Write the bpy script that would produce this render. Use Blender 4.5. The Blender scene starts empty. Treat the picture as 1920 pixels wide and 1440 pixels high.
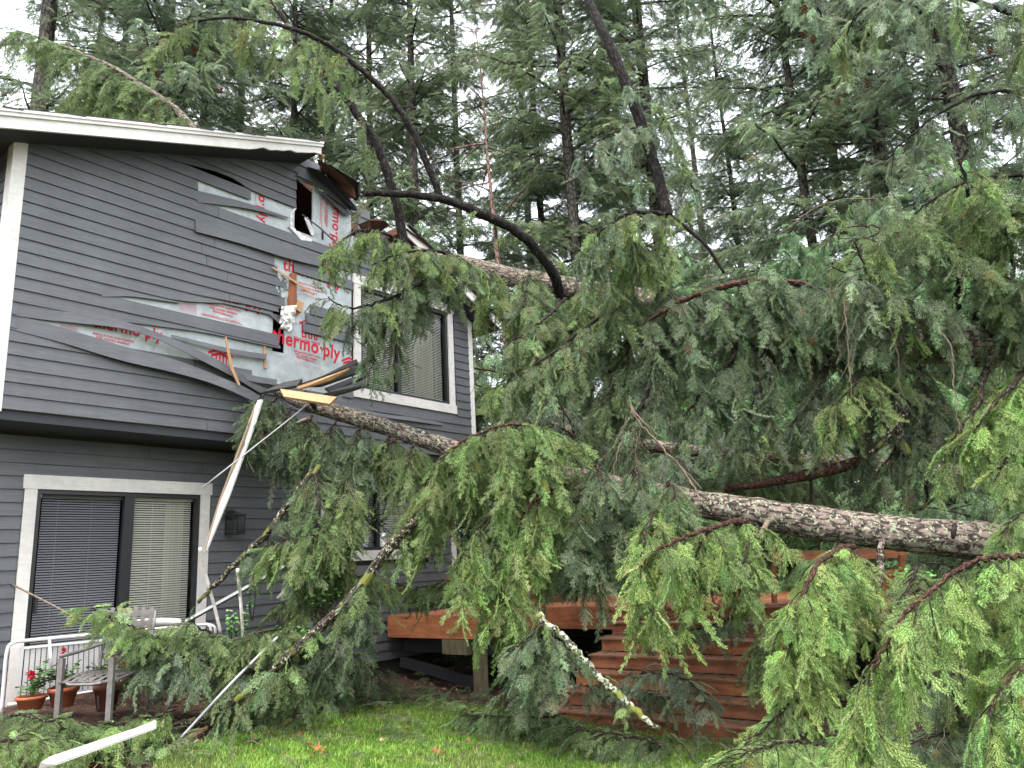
import bpy, math, random
import numpy as np
from mathutils import Vector
random.seed(7); RNG = np.random.default_rng(11)
SC = bpy.context.scene
COL = SC.collection
# ---------------------------------------------------------------- camera, sky, sun, exposure
F_PX = 1430.0; PITCH = math.radians(13.0); ROLL = math.radians(3.0); EYE = 1.9
cF = np.array([0, math.cos(PITCH), math.sin(PITCH)]); _u0 = np.array([0, -math.sin(PITCH), math.cos(PITCH)]); _r0 = np.array([1.0, 0, 0])
cR = _r0*math.cos(ROLL) - _u0*math.sin(ROLL); cU = _u0*math.cos(ROLL) + _r0*math.sin(ROLL); cC = np.array([0, 0, EYE])
cam_d = bpy.data.cameras.new('camera'); cam = bpy.data.objects.new('camera', cam_d); COL.objects.link(cam)
cam_d.sensor_width = 36; cam_d.lens = 36*F_PX/1920; cam_d.clip_start = 0.05; cam_d.clip_end = 600
from mathutils import Matrix
cam.matrix_world = Matrix(((cR[0], cU[0], -cF[0], cC[0]), (cR[1], cU[1], -cF[1], cC[1]), (cR[2], cU[2], -cF[2], cC[2]), (0, 0, 0, 1)))
SC.camera = cam
SUN_EL, SUN_AZ = math.radians(62), math.radians(200)   # compass azimuth measured from +Y clockwise
w = bpy.data.worlds.new('World'); SC.world = w; w.use_nodes = True
nt = w.node_tree; nt.nodes.clear()
sky = nt.nodes.new('ShaderNodeTexSky'); sky.sky_type = 'NISHITA'; sky.sun_disc = False
sky.sun_elevation = SUN_EL; sky.sun_rotation = SUN_AZ; sky.air_density = 1.5; sky.dust_density = 4
bg1 = nt.nodes.new('ShaderNodeBackground'); bg1.inputs['Strength'].default_value = 0.05
bg2 = nt.nodes.new('ShaderNodeBackground'); bg2.inputs['Strength'].default_value = 0.86
tc = nt.nodes.new('ShaderNodeTexCoord'); nz = nt.nodes.new('ShaderNodeTexNoise'); nz.inputs['Scale'].default_value = 2.2; nz.inputs['Detail'].default_value = 5
cr = nt.nodes.new('ShaderNodeValToRGB'); cr.color_ramp.elements[0].position = .3; cr.color_ramp.elements[1].position = .7
cr.color_ramp.elements[0].color = (.90, .93, 1, 1); cr.color_ramp.elements[1].color = (1, 1, 1.0, 1)
ad = nt.nodes.new('ShaderNodeAddShader'); wo = nt.nodes.new('ShaderNodeOutputWorld')
nt.links.new(tc.outputs['Generated'], nz.inputs['Vector']); nt.links.new(nz.outputs['Fac'], cr.inputs['Fac']); nt.links.new(cr.outputs['Color'], bg2.inputs['Color'])
nt.links.new(sky.outputs['Color'], bg1.inputs['Color']); nt.links.new(bg1.outputs[0], ad.inputs[0]); nt.links.new(bg2.outputs[0], ad.inputs[1]); nt.links.new(ad.outputs[0], wo.inputs['Surface'])
sl = bpy.data.lights.new('sun', 'SUN'); sl.energy = 1.3; sl.angle = math.radians(35); sl.color = (1, .97, .92)
so = bpy.data.objects.new('sun', sl); COL.objects.link(so)
sd = Vector((math.sin(SUN_AZ)*math.cos(SUN_EL), math.cos(SUN_AZ)*math.cos(SUN_EL), math.sin(SUN_EL)))
so.rotation_euler = sd.to_track_quat('Z', 'Y').to_euler(); so.location = (0, -5, 30)
SC.view_settings.view_transform = 'Standard'; SC.view_settings.look = 'None'; SC.view_settings.gamma = 1; SC.view_settings.use_curve_mapping = False
SC.view_settings.exposure = 1.82
SC.cycles.max_bounces = 6; SC.cycles.diffuse_bounces = 4; SC.cycles.glossy_bounces = 2; SC.cycles.transparent_max_bounces = 8
SC.cycles.transmission_bounces = 3
try: SC.cycles.use_denoising = True
except Exception: pass

# ---------------------------------------------------------------- survey of the place: rays and the wall frame
def ray(x, y): return cF + cR*(x-960)/F_PX - cU*(y-720)/F_PX
def W(x, y, d): return cC + ray(x, y)*d
def proj(p):
    d = np.asarray(p)-cC; z = d@cF; return 960+F_PX*(d@cR)/z, 720-F_PX*(d@cU)/z, z
_a = math.radians(37.5)
hD = np.array([math.sin(_a), math.cos(_a), 0]); hN = np.array([math.cos(_a), -math.sin(_a), 0]); hZ = np.array([0, 0, 1.0])
NU, NL, NR = -8.168, -8.783, -7.72         # upper wall, lower wall, rake board
def H(u, v, n): return hD*u + hN*n + hZ*v
def uv(x, y, n=NU):
    r = ray(x, y); p = cC + r*(n/(r@hN)); return float(p@hD), float(p[2])
def HP(x, y, n=NU, off=0.0): return H(*uv(x, y, n+off), n+off)
def gz(x, y):
    t = min(max((.3-x)*.155, 0), .78); f = min(max(.25+.25*(y-4.5), 0), 1); return t*f
def G(x, y):
    r = ray(x, y); d = 6.0
    lo, hi = .5, 60
    for _ in range(40):
        m = (lo+hi)/2; p = cC+r*m
        if p[2] > gz(p[0], p[1]): lo = m
        else: hi = m
    p = cC+r*lo; p[2] = gz(p[0], p[1]); return p

# ---------------------------------------------------------------- mesh helpers
class MB:
    def __init__(s): s.v = []; s.f = []; s.t = None; s.n = 0; s.tuv = []
    def add(s, vs, fs, tuv=None):
        b = s.n; s.v.extend([tuple(map(float, p)) for p in vs]); s.f.extend([tuple(b+i for i in f) for f in fs]); s.n += len(vs)
        if tuv is not None:
            while len(s.tuv) < b: s.tuv.append((0, 0, 0))
            s.tuv.extend(tuv)
    def hexa(s, p):     # 8 corners: bottom loop 0-3, top loop 4-7
        s.add(p, [(0, 3, 2, 1), (4, 5, 6, 7), (0, 1, 5, 4), (1, 2, 6, 5), (2, 3, 7, 6), (3, 0, 4, 7)])
    def hbox(s, u0, u1, v0, v1, n0, n1):
        s.hexa([H(u0, v0, n1), H(u1, v0, n1), H(u1, v0, n0), H(u0, v0, n0), H(u0, v1, n1), H(u1, v1, n1), H(u1, v1, n0), H(u0, v1, n0)])
    def box(s, c, sx, sy, sz, rz=0):
        ca, sa = math.cos(rz), math.sin(rz); P = []
        for z in (-.5, .5):
            for x, y in ((-.5, -.5), (.5, -.5), (.5, .5), (-.5, .5)):
                X, Y = x*sx, y*sy; P.append((c[0]+X*ca-Y*sa, c[1]+X*sa+Y*ca, c[2]+z*sz))
        s.hexa(P)
    def plank(s, a, b, width, thick, up=(0, 0, 1)):
        a = np.array(a, float); b = np.array(b, float); t = (b-a)/np.linalg.norm(b-a); up = np.array(up, float)
        sd = np.cross(t, up); sd /= np.linalg.norm(sd); nn = np.cross(sd, t)
        w2, h2 = sd*width/2, nn*thick/2
        s.hexa([a-w2-h2, a+w2-h2, b+w2-h2, b-w2-h2, a-w2+h2, a+w2+h2, b+w2+h2, b-w2+h2])
    def tube(s, pts, rad, sides=6, cap=True, rough=0.0):
        P = np.array(pts, float); m = len(P); R = np.broadcast_to(np.array(rad, float), (m,)) if np.ndim(rad) else np.full(m, rad)
        T = np.gradient(P, axis=0); T /= np.linalg.norm(T, axis=1)[:, None]+1e-9
        a = np.cross(T[0], (0, 0, 1.0)); 
        if np.linalg.norm(a) < .1: a = np.cross(T[0], (1.0, 0, 0))
        a /= np.linalg.norm(a); th = np.linspace(0, 2*math.pi, sides+1); vs = []; tv = []; L = 0
        for i in range(m):
            a = a - T[i]*(a@T[i]); a /= np.linalg.norm(a); b = np.cross(T[i], a)
            if i: L += np.linalg.norm(P[i]-P[i-1])
            rr = np.full(sides+1, R[i])
            if rough: q = RNG.normal(0, rough, sides+1); q[-1] = q[0]; rr = rr*(1+q)
            ring = P[i] + (np.cos(th)*rr)[:, None]*a + (np.sin(th)*rr)[:, None]*b
            vs.extend(ring); tv.extend([(L, float(t*max(R[0], R[-1])), 0) for t in th])
        S = sides+1; fs = [(i*S+j, i*S+j+1, (i+1)*S+j+1, (i+1)*S+j) for i in range(m-1) for j in range(sides)]
        if cap: fs += [tuple(range(sides-1, -1, -1)), tuple((m-1)*S+j for j in range(sides))]
        s.add(vs, fs, tv)
    def prism(s, loop, vec):
        n = len(loop); vec = np.array(vec, float); A = [np.array(p, float) for p in loop]; Bq = [p+vec for p in A]
        s.add(A+Bq, [tuple(range(n)), tuple(range(2*n-1, n-1, -1))] + [((i+1) % n, i, n+i, n+(i+1) % n) for i in range(n)])
    def lathe(s, c, prof, sides=20):
        vs = []; 
        for r, z in prof:
            for j in range(sides): t = 2*math.pi*j/sides; vs.append((c[0]+r*math.cos(t), c[1]+r*math.sin(t), c[2]+z))
        m = len(prof); fs = [(i*sides+j, i*sides+(j+1) % sides, (i+1)*sides+(j+1) % sides, (i+1)*sides+j) for i in range(m-1) for j in range(sides)]
        fs.append(tuple(range(sides-1, -1, -1))); s.add(vs, fs)
    def build(s, name, mat, parent=None, smooth=False, kind=None):
        root = np.array([0., 0, 0]); q = parent
        while q is not None: root = root + np.array(q.location); q = q.parent
        me = bpy.data.meshes.new(name); me.from_pydata([(p[0]-root[0], p[1]-root[1], p[2]-root[2]) for p in s.v], [], s.f)
        if s.tuv:
            while len(s.tuv) < s.n: s.tuv.append((0, 0, 0))
            at = me.attributes.new('tuv', 'FLOAT_VECTOR', 'POINT'); at.data.foreach_set('vector', np.array(s.tuv, dtype=np.float32).ravel())
        if smooth: me.polygons.foreach_set('use_smooth', [True]*len(me.polygons))
        me.materials.append(mat); me.update()
        o = bpy.data.objects.new(name, me); COL.objects.link(o); o.parent = parent
        if kind: o['kind'] = kind
        return o
def tag(o, label=None, cat=None, group=None, kind=None):
    if label: o['label'] = label
    if cat: o['category'] = cat
    if group: o['group'] = group
    if kind: o['kind'] = kind
    return o
def thing(name, label, cat, loc=(0, 0, 0), group=None):
    o = bpy.data.objects.new(name, None); COL.objects.link(o); o.location = [float(c) for c in loc]; o.empty_display_size = .2
    return tag(o, label, cat, group)
def smooth_path(pts, n):    # Catmull-Rom through the points
    P = np.array(pts, float); P = np.vstack([2*P[0]-P[1], P, 2*P[-1]-P[-2]]); k = len(P)-3; out = []
    for q in np.linspace(0, k-1e-6, n):
        i = int(q); t = q-i; a, b, c, d = P[i:i+4]
        out.append(.5*((2*b)+(-a+c)*t+(2*a-5*b+4*c-d)*t*t+(-a+3*b-3*c+d)*t**3))
    return np.array(out)

# ---------------------------------------------------------------- materials
def mat(name, col, rough=.7, spec=.3, noise=None, bump=None, metal=0, col2=None, coords='Object', stretch=(1, 1, 1)):
    m = bpy.data.materials.new(name); m.use_nodes = True; t = m.node_tree; b = t.nodes['Principled BSDF']
    b.inputs['Base Color'].default_value = (*col, 1); b.inputs['Roughness'].default_value = rough
    b.inputs['Specular IOR Level'].default_value = spec; b.inputs['Metallic'].default_value = metal
    if noise or bump:
        c = t.nodes.new('ShaderNodeTexCoord'); mp = t.nodes.new('ShaderNodeMapping'); mp.inputs['Scale'].default_value = stretch
        if coords == 'tuv':
            at = t.nodes.new('ShaderNodeAttribute'); at.attribute_name = 'tuv'; t.links.new(at.outputs['Vector'], mp.inputs['Vector'])
        else: t.links.new(c.outputs[coords], mp.inputs['Vector'])
    if noise:
        n = t.nodes.new('ShaderNodeTexNoise'); n.inputs['Scale'].default_value = noise; n.inputs['Detail'].default_value = 6; n.inputs['Roughness'].default_value = .62
        t.links.new(mp.outputs[0], n.inputs['Vector']); r = t.nodes.new('ShaderNodeValToRGB')
        r.color_ramp.elements[0].position = .34; r.color_ramp.elements[1].position = .66
        r.color_ramp.elements[0].color = (*col, 1); r.color_ramp.elements[1].color = (*(col2 or tuple(q*1.35 for q in col)), 1)
        t.links.new(n.outputs['Fac'], r.inputs['Fac']); t.links.new(r.outputs['Color'], b.inputs['Base Color'])
    if bump:
        n2 = t.nodes.new('ShaderNodeTexNoise'); n2.inputs['Scale'].default_value = bump[0]; n2.inputs['Detail'].default_value = 5
        t.links.new(mp.outputs[0], n2.inputs['Vector']); bp = t.nodes.new('ShaderNodeBump'); bp.inputs['Strength'].default_value = bump[1]; bp.inputs['Distance'].default_value = bump[2] if len(bump) > 2 else .01
        t.links.new(n2.outputs['Fac'], bp.inputs['Height']); t.links.new(bp.outputs['Normal'], b.inputs['Normal'])
    return m
def vary_by_object(m, amt):
    t = m.node_tree; b = t.nodes['Principled BSDF']; src = b.inputs['Base Color'].links[0].from_socket; oi = t.nodes.new('ShaderNodeObjectInfo')
    mr = t.nodes.new('ShaderNodeMapRange'); mr.inputs['To Min'].default_value = 1-amt; mr.inputs['To Max'].default_value = 1+amt; t.links.new(oi.outputs['Random'], mr.inputs['Value'])
    v = t.nodes.new('ShaderNodeVectorMath'); v.operation = 'SCALE'; t.links.new(src, v.inputs[0]); t.links.new(mr.outputs[0], v.inputs['Scale']); t.links.new(v.outputs[0], b.inputs['Base Color']); return m
def aligned(name, col, col2, rough, scale, stretch, bump, spec=.3):
    """material whose grain runs along the house walls: object coords turned by the wall angle"""
    m = mat(name, col, rough, spec, noise=scale, bump=bump, col2=col2, stretch=stretch)
    mp = [n for n in m.node_tree.nodes if n.type == 'MAPPING'][0]; mp.vector_type = 'POINT'
    # rotate first: chain another mapping
    t = m.node_tree; m0 = t.nodes.new('ShaderNodeMapping'); m0.inputs['Rotation'].default_value = (0, 0, -(math.pi/2-_a))
    src = mp.inputs['Vector'].links[0].from_socket; t.links.new(src, m0.inputs['Vector']); t.links.new(m0.outputs[0], mp.inputs['Vector'])
    return m
def bark(name, base, light, lichen, amt, scale=1.0, moss=None):
    m = bpy.data.materials.new(name); m.use_nodes = True; t = m.node_tree; b = t.nodes['Principled BSDF']; b.inputs['Roughness'].default_value = .85; b.inputs['Specular IOR Level'].default_value = .2
    at = t.nodes.new('ShaderNodeAttribute'); at.attribute_name = 'tuv'
    mp = t.nodes.new('ShaderNodeMapping'); mp.inputs['Scale'].default_value = (9*scale, 30*scale, 1); t.links.new(at.outputs['Vector'], mp.inputs['Vector'])
    nz = t.nodes.new('ShaderNodeTexNoise'); nz.inputs['Scale'].default_value = 1.2; nz.inputs['Detail'].default_value = 4
    t.links.new(mp.outputs[0], nz.inputs['Vector']); mx = t.nodes.new('ShaderNodeMixRGB'); mx.inputs['Fac'].default_value = .6; t.links.new(mp.outputs[0], mx.inputs['Color1']); t.links.new(nz.outputs['Color'], mx.inputs['Color2'])
    vo = t.nodes.new('ShaderNodeTexVoronoi'); vo.feature = 'DISTANCE_TO_EDGE'; vo.inputs['Scale'].default_value = 1.6; t.links.new(mx.outputs[0], vo.inputs['Vector'])
    r1 = t.nodes.new('ShaderNodeValToRGB'); r1.color_ramp.elements[0].position = .03; r1.color_ramp.elements[1].position = .20
    r1.color_ramp.elements[0].color = (*[q*.16 for q in base], 1); r1.color_ramp.elements[1].color = (*base, 1); e = r1.color_ramp.elements.new(.5); e.color = (*light, 1)
    t.links.new(vo.outputs['Distance'], r1.inputs['Fac'])
    c = t.nodes.new('ShaderNodeTexCoord'); ln = t.nodes.new('ShaderNodeTexNoise'); ln.inputs['Scale'].default_value = 30; ln.inputs['Detail'].default_value = 7; ln.inputs['Roughness'].default_value = .7
    t.links.new(c.outputs['Object'], ln.inputs['Vector']); r2 = t.nodes.new('ShaderNodeValToRGB'); r2.color_ramp.elements[0].position = .60-.2*amt; r2.color_ramp.elements[1].position = .64-.2*amt
    t.links.new(ln.outputs['Fac'], r2.inputs['Fac']); m2 = t.nodes.new('ShaderNodeMixRGB'); t.links.new(r2.outputs['Color'], m2.inputs['Fac']); t.links.new(r1.outputs['Color'], m2.inputs['Color1']); m2.inputs['Color2'].default_value = (*lichen, 1)
    out = m2.outputs[0]
    if moss:
        l3 = t.nodes.new('ShaderNodeTexNoise'); l3.inputs['Scale'].default_value = 5; l3.inputs['Detail'].default_value = 6; t.links.new(c.outputs['Object'], l3.inputs['Vector'])
        r3 = t.nodes.new('ShaderNodeValToRGB'); r3.color_ramp.elements[0].position = .56; r3.color_ramp.elements[1].position = .62; t.links.new(l3.outputs['Fac'], r3.inputs['Fac'])
        m3 = t.nodes.new('ShaderNodeMixRGB'); t.links.new(r3.outputs['Color'], m3.inputs['Fac']); t.links.new(out, m3.inputs['Color1']); m3.inputs['Color2'].default_value = (*moss, 1); out = m3.outputs[0]
    t.links.new(out, b.inputs['Base Color'])
    bp = t.nodes.new('ShaderNodeBump'); bp.inputs['Strength'].default_value = .9; bp.inputs['Distance'].default_value = .012
    r4 = t.nodes.new('ShaderNodeMath'); r4.operation = 'MINIMUM'; r4.inputs[1].default_value = .25; t.links.new(vo.outputs['Distance'], r4.inputs[0]); ad = t.nodes.new('ShaderNodeMath'); ad.operation = 'MULTIPLY_ADD'; ad.inputs[1].default_value = .25
    t.links.new(ln.outputs['Fac'], ad.inputs[0]); t.links.new(r4.outputs[0], ad.inputs[2]); t.links.new(ad.outputs[0], bp.inputs['Height']); t.links.new(bp.outputs['Normal'], b.inputs['Normal'])
    return m
M = {}
M['siding'] = aligned('painted_grey_siding', (.080, .083, .090), (.108, .111, .118), .5, 3.0, (1, 1, 14), (9, .35, .004), .4)
def stain(m, lo, hi, sc, st):
    t = m.node_tree; b = t.nodes['Principled BSDF']; src = b.inputs['Base Color'].links[0].from_socket; c = t.nodes.new('ShaderNodeTexCoord'); mp = t.nodes.new('ShaderNodeMapping'); mp.inputs['Scale'].default_value = st
    n = t.nodes.new('ShaderNodeTexNoise'); n.inputs['Scale'].default_value = sc; n.inputs['Detail'].default_value = 7; n.inputs['Roughness'].default_value = .6; t.links.new(c.outputs['Object'], mp.inputs['Vector']); t.links.new(mp.outputs[0], n.inputs['Vector'])
    mr = t.nodes.new('ShaderNodeMapRange'); mr.inputs['From Min'].default_value = .3; mr.inputs['From Max'].default_value = .7; mr.inputs['To Min'].default_value = lo; mr.inputs['To Max'].default_value = hi; t.links.new(n.outputs['Fac'], mr.inputs['Value'])
    v = t.nodes.new('ShaderNodeVectorMath'); v.operation = 'SCALE'; t.links.new(src, v.inputs[0]); t.links.new(mr.outputs[0], v.inputs['Scale']); t.links.new(v.outputs[0], b.inputs['Base Color'])
vary_by_object(M['siding'], .05); stain(M['siding'], .84, 1.10, 1.3, (1, 1, .45)); stain(M['siding'], .93, 1.05, 12, (1, 1, .3))
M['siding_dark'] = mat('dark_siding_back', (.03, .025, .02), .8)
M['trim'] = aligned('cream_trim_paint', (.62, .585, .55), (.70, .665, .63), .5, 4, (2, 2, 10), (12, .25, .003), .4)
stain(M['trim'], .86, 1.05, 2.5, (1, 1, .6)); stain(M['trim'], .92, 1.03, 14, (1, 1, 1))
M['foil'] = mat('silver_sheathing_foil', (.30, .33, .335), .42, .5, noise=5, col2=(.44, .47, .475), bump=(6, .8, .02))
M['red_ink'] = mat('red_print', (.52, .012, .03), .6)
M['pink_ink'] = mat('faint_pink_print', (.45, .22, .25), .6)
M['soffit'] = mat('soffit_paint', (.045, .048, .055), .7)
M['shade_black'] = mat('painted_shade', (.02, .02, .025), .9)  # near-black stands in for unlit rooms and the shade under the deck
M['shingle'] = mat('asphalt_shingle', (.03, .03, .032), .95, noise=60, col2=(.07, .07, .07), bump=(80, .8, .01))
M['sheath_wood'] = mat('roof_plywood', (.075, .036, .024), .8, noise=8, col2=(.14, .062, .038), stretch=(1, 6, 1), bump=(30, .4, .01))
M['fresh_wood'] = mat('fresh_split_wood', (.36, .20, .10), .7, noise=9, col2=(.50, .31, .17), stretch=(8, 8, 1))
M['stud'] = mat('old_brown_stud', (.16, .055, .025), .7, noise=7, col2=(.30, .11, .05), stretch=(6, 6, 1))
M['raw_pale'] = mat('pale_raw_wood', (.27, .20, .14), .8)
M['wrap'] = mat('torn_white_wrap', (.62, .60, .58), .7, noise=10, col2=(.74, .72, .70), bump=(20, .8, .02))
M['frame'] = mat('bronze_window_frame', (.018, .018, .02), .4, .5)
M['slat'] = mat('cream_blind_slat', (.80, .76, .70), .5)
M['slat_dim'] = mat('screened_blind_slat', (.30, .28, .245), .6)
M['curtain'] = mat('cream_curtain', (.50, .48, .36), .8)
M['deckwood'] = vary_by_object(aligned('stained_cedar', (.26, .088, .040), (.42, .165, .074), .5, 1.6, (1, 1.2, 14), (24, .35, .005), .4), .22)
M['deckwood_dark'] = vary_by_object(aligned('stained_cedar_weathered', (.22, .080, .042), (.35, .14, .075), .55, 1.6, (1, 1.2, 14), (24, .4, .006), .35), .22)
stain(M['deckwood'], .6, 1.12, 5, (1, 1, 1.5)); stain(M['deckwood_dark'], .6, 1.12, 5, (1, 1, 1.5))
M['tread'] = vary_by_object(mat('weathered_tread', (.19, .085, .048), .6, .4, noise=7, col2=(.31, .155, .10), bump=(24, .4, .005)), .15)
M['oldwood'] = mat('grey_treated_timber', (.10, .085, .05), .8, noise=6, col2=(.18, .155, .10), stretch=(5, 5, 1), bump=(30, .4, .01))
M['white_metal'] = mat('white_enamel', (.62, .60, .59), .35, .5, noise=14, col2=(.70, .68, .67))
M['chair_metal'] = mat('bronze_chair_metal', (.11, .10, .095), .45, .5, noise=20, col2=(.17, .155, .15))
M['terracotta'] = mat('terracotta', (.26, .075, .035), .8, noise=12, col2=(.36, .115, .055))
M['terracotta_dark'] = mat('dark_terracotta', (.13, .04, .028), .7, noise=12, col2=(.19, .06, .04))
M['soil'] = mat('soil', (.02, .014, .01), .95)
M['leaf_g'] = mat('geranium_leaf', (.05, .10, .03), .6, noise=30, col2=(.09, .17, .05))
M['leaf_s'] = mat('shrub_leaf', (.06, .16, .03), .45, .5, noise=12, col2=(.12, .27, .06))
M['petal'] = mat('red_petal', (.45, .01, .03), .6)
M['steel'] = mat('grey_steel', (.30, .31, .32), .4, .5, noise=8, col2=(.38, .39, .40))
M['black_metal'] = mat('black_lamp_metal', (.012, .012, .013), .45, .5)
M['birch'] = mat('pale_birch_bark', (.45, .40, .36), .7, noise=18, col2=(.66, .62, .58), stretch=(1, 1, 1), bump=(30, .4, .004))
M['twig'] = bark('brown_bough_bark', (.035, .024, .018), (.085, .06, .046), (.14, .15, .10), .1, 3.0)
M['twig_pale'] = mat('pale_twig', (.11, .08, .058), .8, noise=20, col2=(.20, .155, .12))
M['twig_red'] = bark('reddish_bough_bark', (.075, .036, .026), (.15, .075, .052), (.15, .15, .10), .0, 3.0)
M['bark_a'] = bark('fir_bark_lichen', (.135, .10, .088), (.24, .19, .17), (.26, .28, .19), .30)
M['bark_pale'] = bark('fir_bark_pale', (.145, .112, .09), (.225, .18, .15), (.27, .28, .20), .2, 1.2)
M['bark_dark'] = bark('wet_dark_bark', (.018, .014, .013), (.040, .031, .027), (.07, .075, .05), .05, 1.6)
M['bark_bg'] = bark('standing_fir_bark', (.065, .056, .048), (.115, .102, .088), (.15, .16, .12), .1, .8)
M['bark_bare'] = bark('reddish_bare_bark', (.22, .13, .11), (.30, .2, .17), (.2, .2, .15), .0, 1.0)
M['bark_lichen'] = bark('lichen_covered_bark', (.09, .07, .055), (.16, .13, .11), (.42, .46, .34), .62, 1.5, moss=(.16, .18, .03))
M['bark_lichen2'] = bark('half_lichened_bark', (.045, .03, .024), (.09, .065, .055), (.33, .35, .25), .22, 1.5, moss=(.12, .13, .03))
M['cone'] = mat('brown_cone', (.16, .06, .035), .8)
M['mapleleaf'] = mat('orange_maple_leaf', (.42, .13, .03), .7, noise=20, col2=(.30, .10, .05))
M['mapleleaf2'] = mat('brown_maple_leaf', (.22, .08, .045), .7)
M['tan_leaf'] = mat('tan_leaf', (.5, .38, .22), .7)

def leafmat(name, rough=.5, spec=.3, vary=.5):
    """needles: the colour comes from the instance's own 'col' attribute, varied along the spray"""
    m = bpy.data.materials.new(name); m.use_nodes = True; t = m.node_tree; b = t.nodes['Principled BSDF']
    a = t.nodes.new('ShaderNodeAttribute'); a.attribute_type = 'INSTANCER'; a.attribute_name = 'col'
    c = t.nodes.new('ShaderNodeTexCoord'); n = t.nodes.new('ShaderNodeTexNoise'); n.inputs['Scale'].default_value = 45; t.links.new(c.outputs['Object'], n.inputs['Vector'])
    mr = t.nodes.new('ShaderNodeMapRange'); mr.inputs['From Min'].default_value = .3; mr.inputs['From Max'].default_value = .7; mr.inputs['To Min'].default_value = 1-vary; mr.inputs['To Max'].default_value = 1+vary
    t.links.new(n.outputs['Fac'], mr.inputs['Value']); v = t.nodes.new('ShaderNodeVectorMath'); v.operation = 'SCALE'; t.links.new(a.outputs['Color'], v.inputs[0]); t.links.new(mr.outputs[0], v.inputs['Scale'])
    t.links.new(v.outputs[0], b.inputs['Base Color']); b.inputs['Roughness'].default_value = rough; b.inputs['Specular IOR Level'].default_value = spec
    tr = t.nodes.new('ShaderNodeBsdfTranslucent'); t.links.new(v.outputs[0], tr.inputs['Color']); mx = t.nodes.new('ShaderNodeMixShader'); mx.inputs[0].default_value = .4
    o = t.nodes['Material Output']; t.links.new(b.outputs[0], mx.inputs[1]); t.links.new(tr.outputs[0], mx.inputs[2]); t.links.new(mx.outputs[0], o.inputs['Surface'])
    return m
M['needle'] = leafmat('fir_needle')
M['blade'] = leafmat('grass_blade', .6, .15)
def glass(name, tint, refl=.10):
    m = bpy.data.materials.new(name); m.use_nodes = True; t = m.node_tree; t.nodes.clear()
    o = t.nodes.new('ShaderNodeOutputMaterial'); tr = t.nodes.new('ShaderNodeBsdfTransparent'); tr.inputs['Color'].default_value = (*tint, 1)
    gl = t.nodes.new('ShaderNodeBsdfGlossy'); gl.inputs['Roughness'].default_value = .02; gl.inputs['Color'].default_value = (.9, .95, 1, 1); fr = t.nodes.new('ShaderNodeFresnel'); fr.inputs['IOR'].default_value = 1.15
    if name == 'insect_screen': t.links.new(tr.outputs[0], o.inputs['Surface']); return m
    mx = t.nodes.new('ShaderNodeMixShader'); t.links.new(fr.outputs[0], mx.inputs[0]); t.links.new(tr.outputs[0], mx.inputs[1]); t.links.new(gl.outputs[0], mx.inputs[2]); t.links.new(mx.outputs[0], o.inputs['Surface'])
    return m
M['glass'] = glass('window_glass', (.86, .87, .85)); M['screen'] = glass('insect_screen', (.66, .67, .70))
# ---------------------------------------------------------------- ground
def grid_sheet(name, x0, x1, y0, y1, n, m, zf, mt, kind='structure'):
    X = np.linspace(x0, x1, n); Y = np.linspace(y0, y1, m); b = MB()
    b.add([(x, y, zf(x, y)) for y in Y for x in X], [(j*n+i, j*n+i+1, (j+1)*n+i+1, (j+1)*n+i) for j in range(m-1) for i in range(n-1)])
    return b.build(name, mt, smooth=True, kind=kind)
M['forest'] = mat('forest_floor', (.035, .03, .018), .95, noise=1.5, col2=(.06, .07, .03), bump=(8, .8, .05))
M['mulch'] = mat('bark_mulch', (.035, .02, .015), .95, noise=26, col2=(.10, .055, .04), bump=(34, 1, .03))
M['lawn'] = mat('lawn_soil', (.05, .11, .015), .9, noise=9, col2=(.10, .20, .03), bump=(60, .8, .02))
def hill(x, y):
    return gz(x, y)-.02 + max(0, (y-16))*.012*math.sin(x*.13+1)+.0*x
b = grid_sheet('ground', -220, 220, -40, 400, 90, 90, lambda x, y: -.05 if (-11 < x < 9 and 0 < y < 21) else hill(x, y), M['forest'])
def bump2(x, y): return .02*math.sin(x*5.1+y*3.3)*math.sin(y*4.7-x*2.1)+.012*math.sin(x*13+y*9)
mulch = grid_sheet('mulch_bed', -10, 8.5, -2, 20, 150, 170, lambda x, y: gz(x, y)+bump2(x, y)*.8, M['mulch'])
lawn_px = [(300, 1436), (345, 1418), (392, 1408), (430, 1392), (470, 1386), (520, 1378), (560, 1362), (600, 1356), (640, 1344), (680, 1343), (720, 1336), (760, 1338), (800, 1330), (840, 1334), (900, 1330), (950, 1338), (1000, 1342), (1040, 1356), (1100, 1366), (1150, 1384), (1200, 1388), (1260, 1404), (1330, 1408), (1400, 1424)]
edge = [G(x, y) for x, y in lawn_px]; eth = [math.atan2(p[0], p[1]) for p in edge]; erd = [math.hypot(p[0], p[1]) for p in edge]
eth = [-1.3, eth[0]-.05]+eth; erd = [1.5, 3.2]+erd
def lawn_r(th): return float(np.interp(th, eth, erd))
def lawn_in(x, y):      # metres inside the lawn's edge (negative outside)
    return lawn_r(math.atan2(x, y))-math.hypot(x, y) if y > 0 else 9
b = MB(); ths = np.linspace(-1.2, 1.3, 160); rows = np.linspace(0.02, 1, 50)
b.add([(math.sin(a)*lawn_r(a)*t, math.cos(a)*lawn_r(a)*t, gz(math.sin(a)*lawn_r(a)*t, math.cos(a)*lawn_r(a)*t)+.03-.035*(t > .999)) for t in rows for a in ths], [(j*160+i, j*160+i+1, (j+1)*160+i+1, (j+1)*160+i) for j in range(49) for i in range(159)])
b.build('lawn', M['lawn'], smooth=True, kind='structure')

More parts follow.
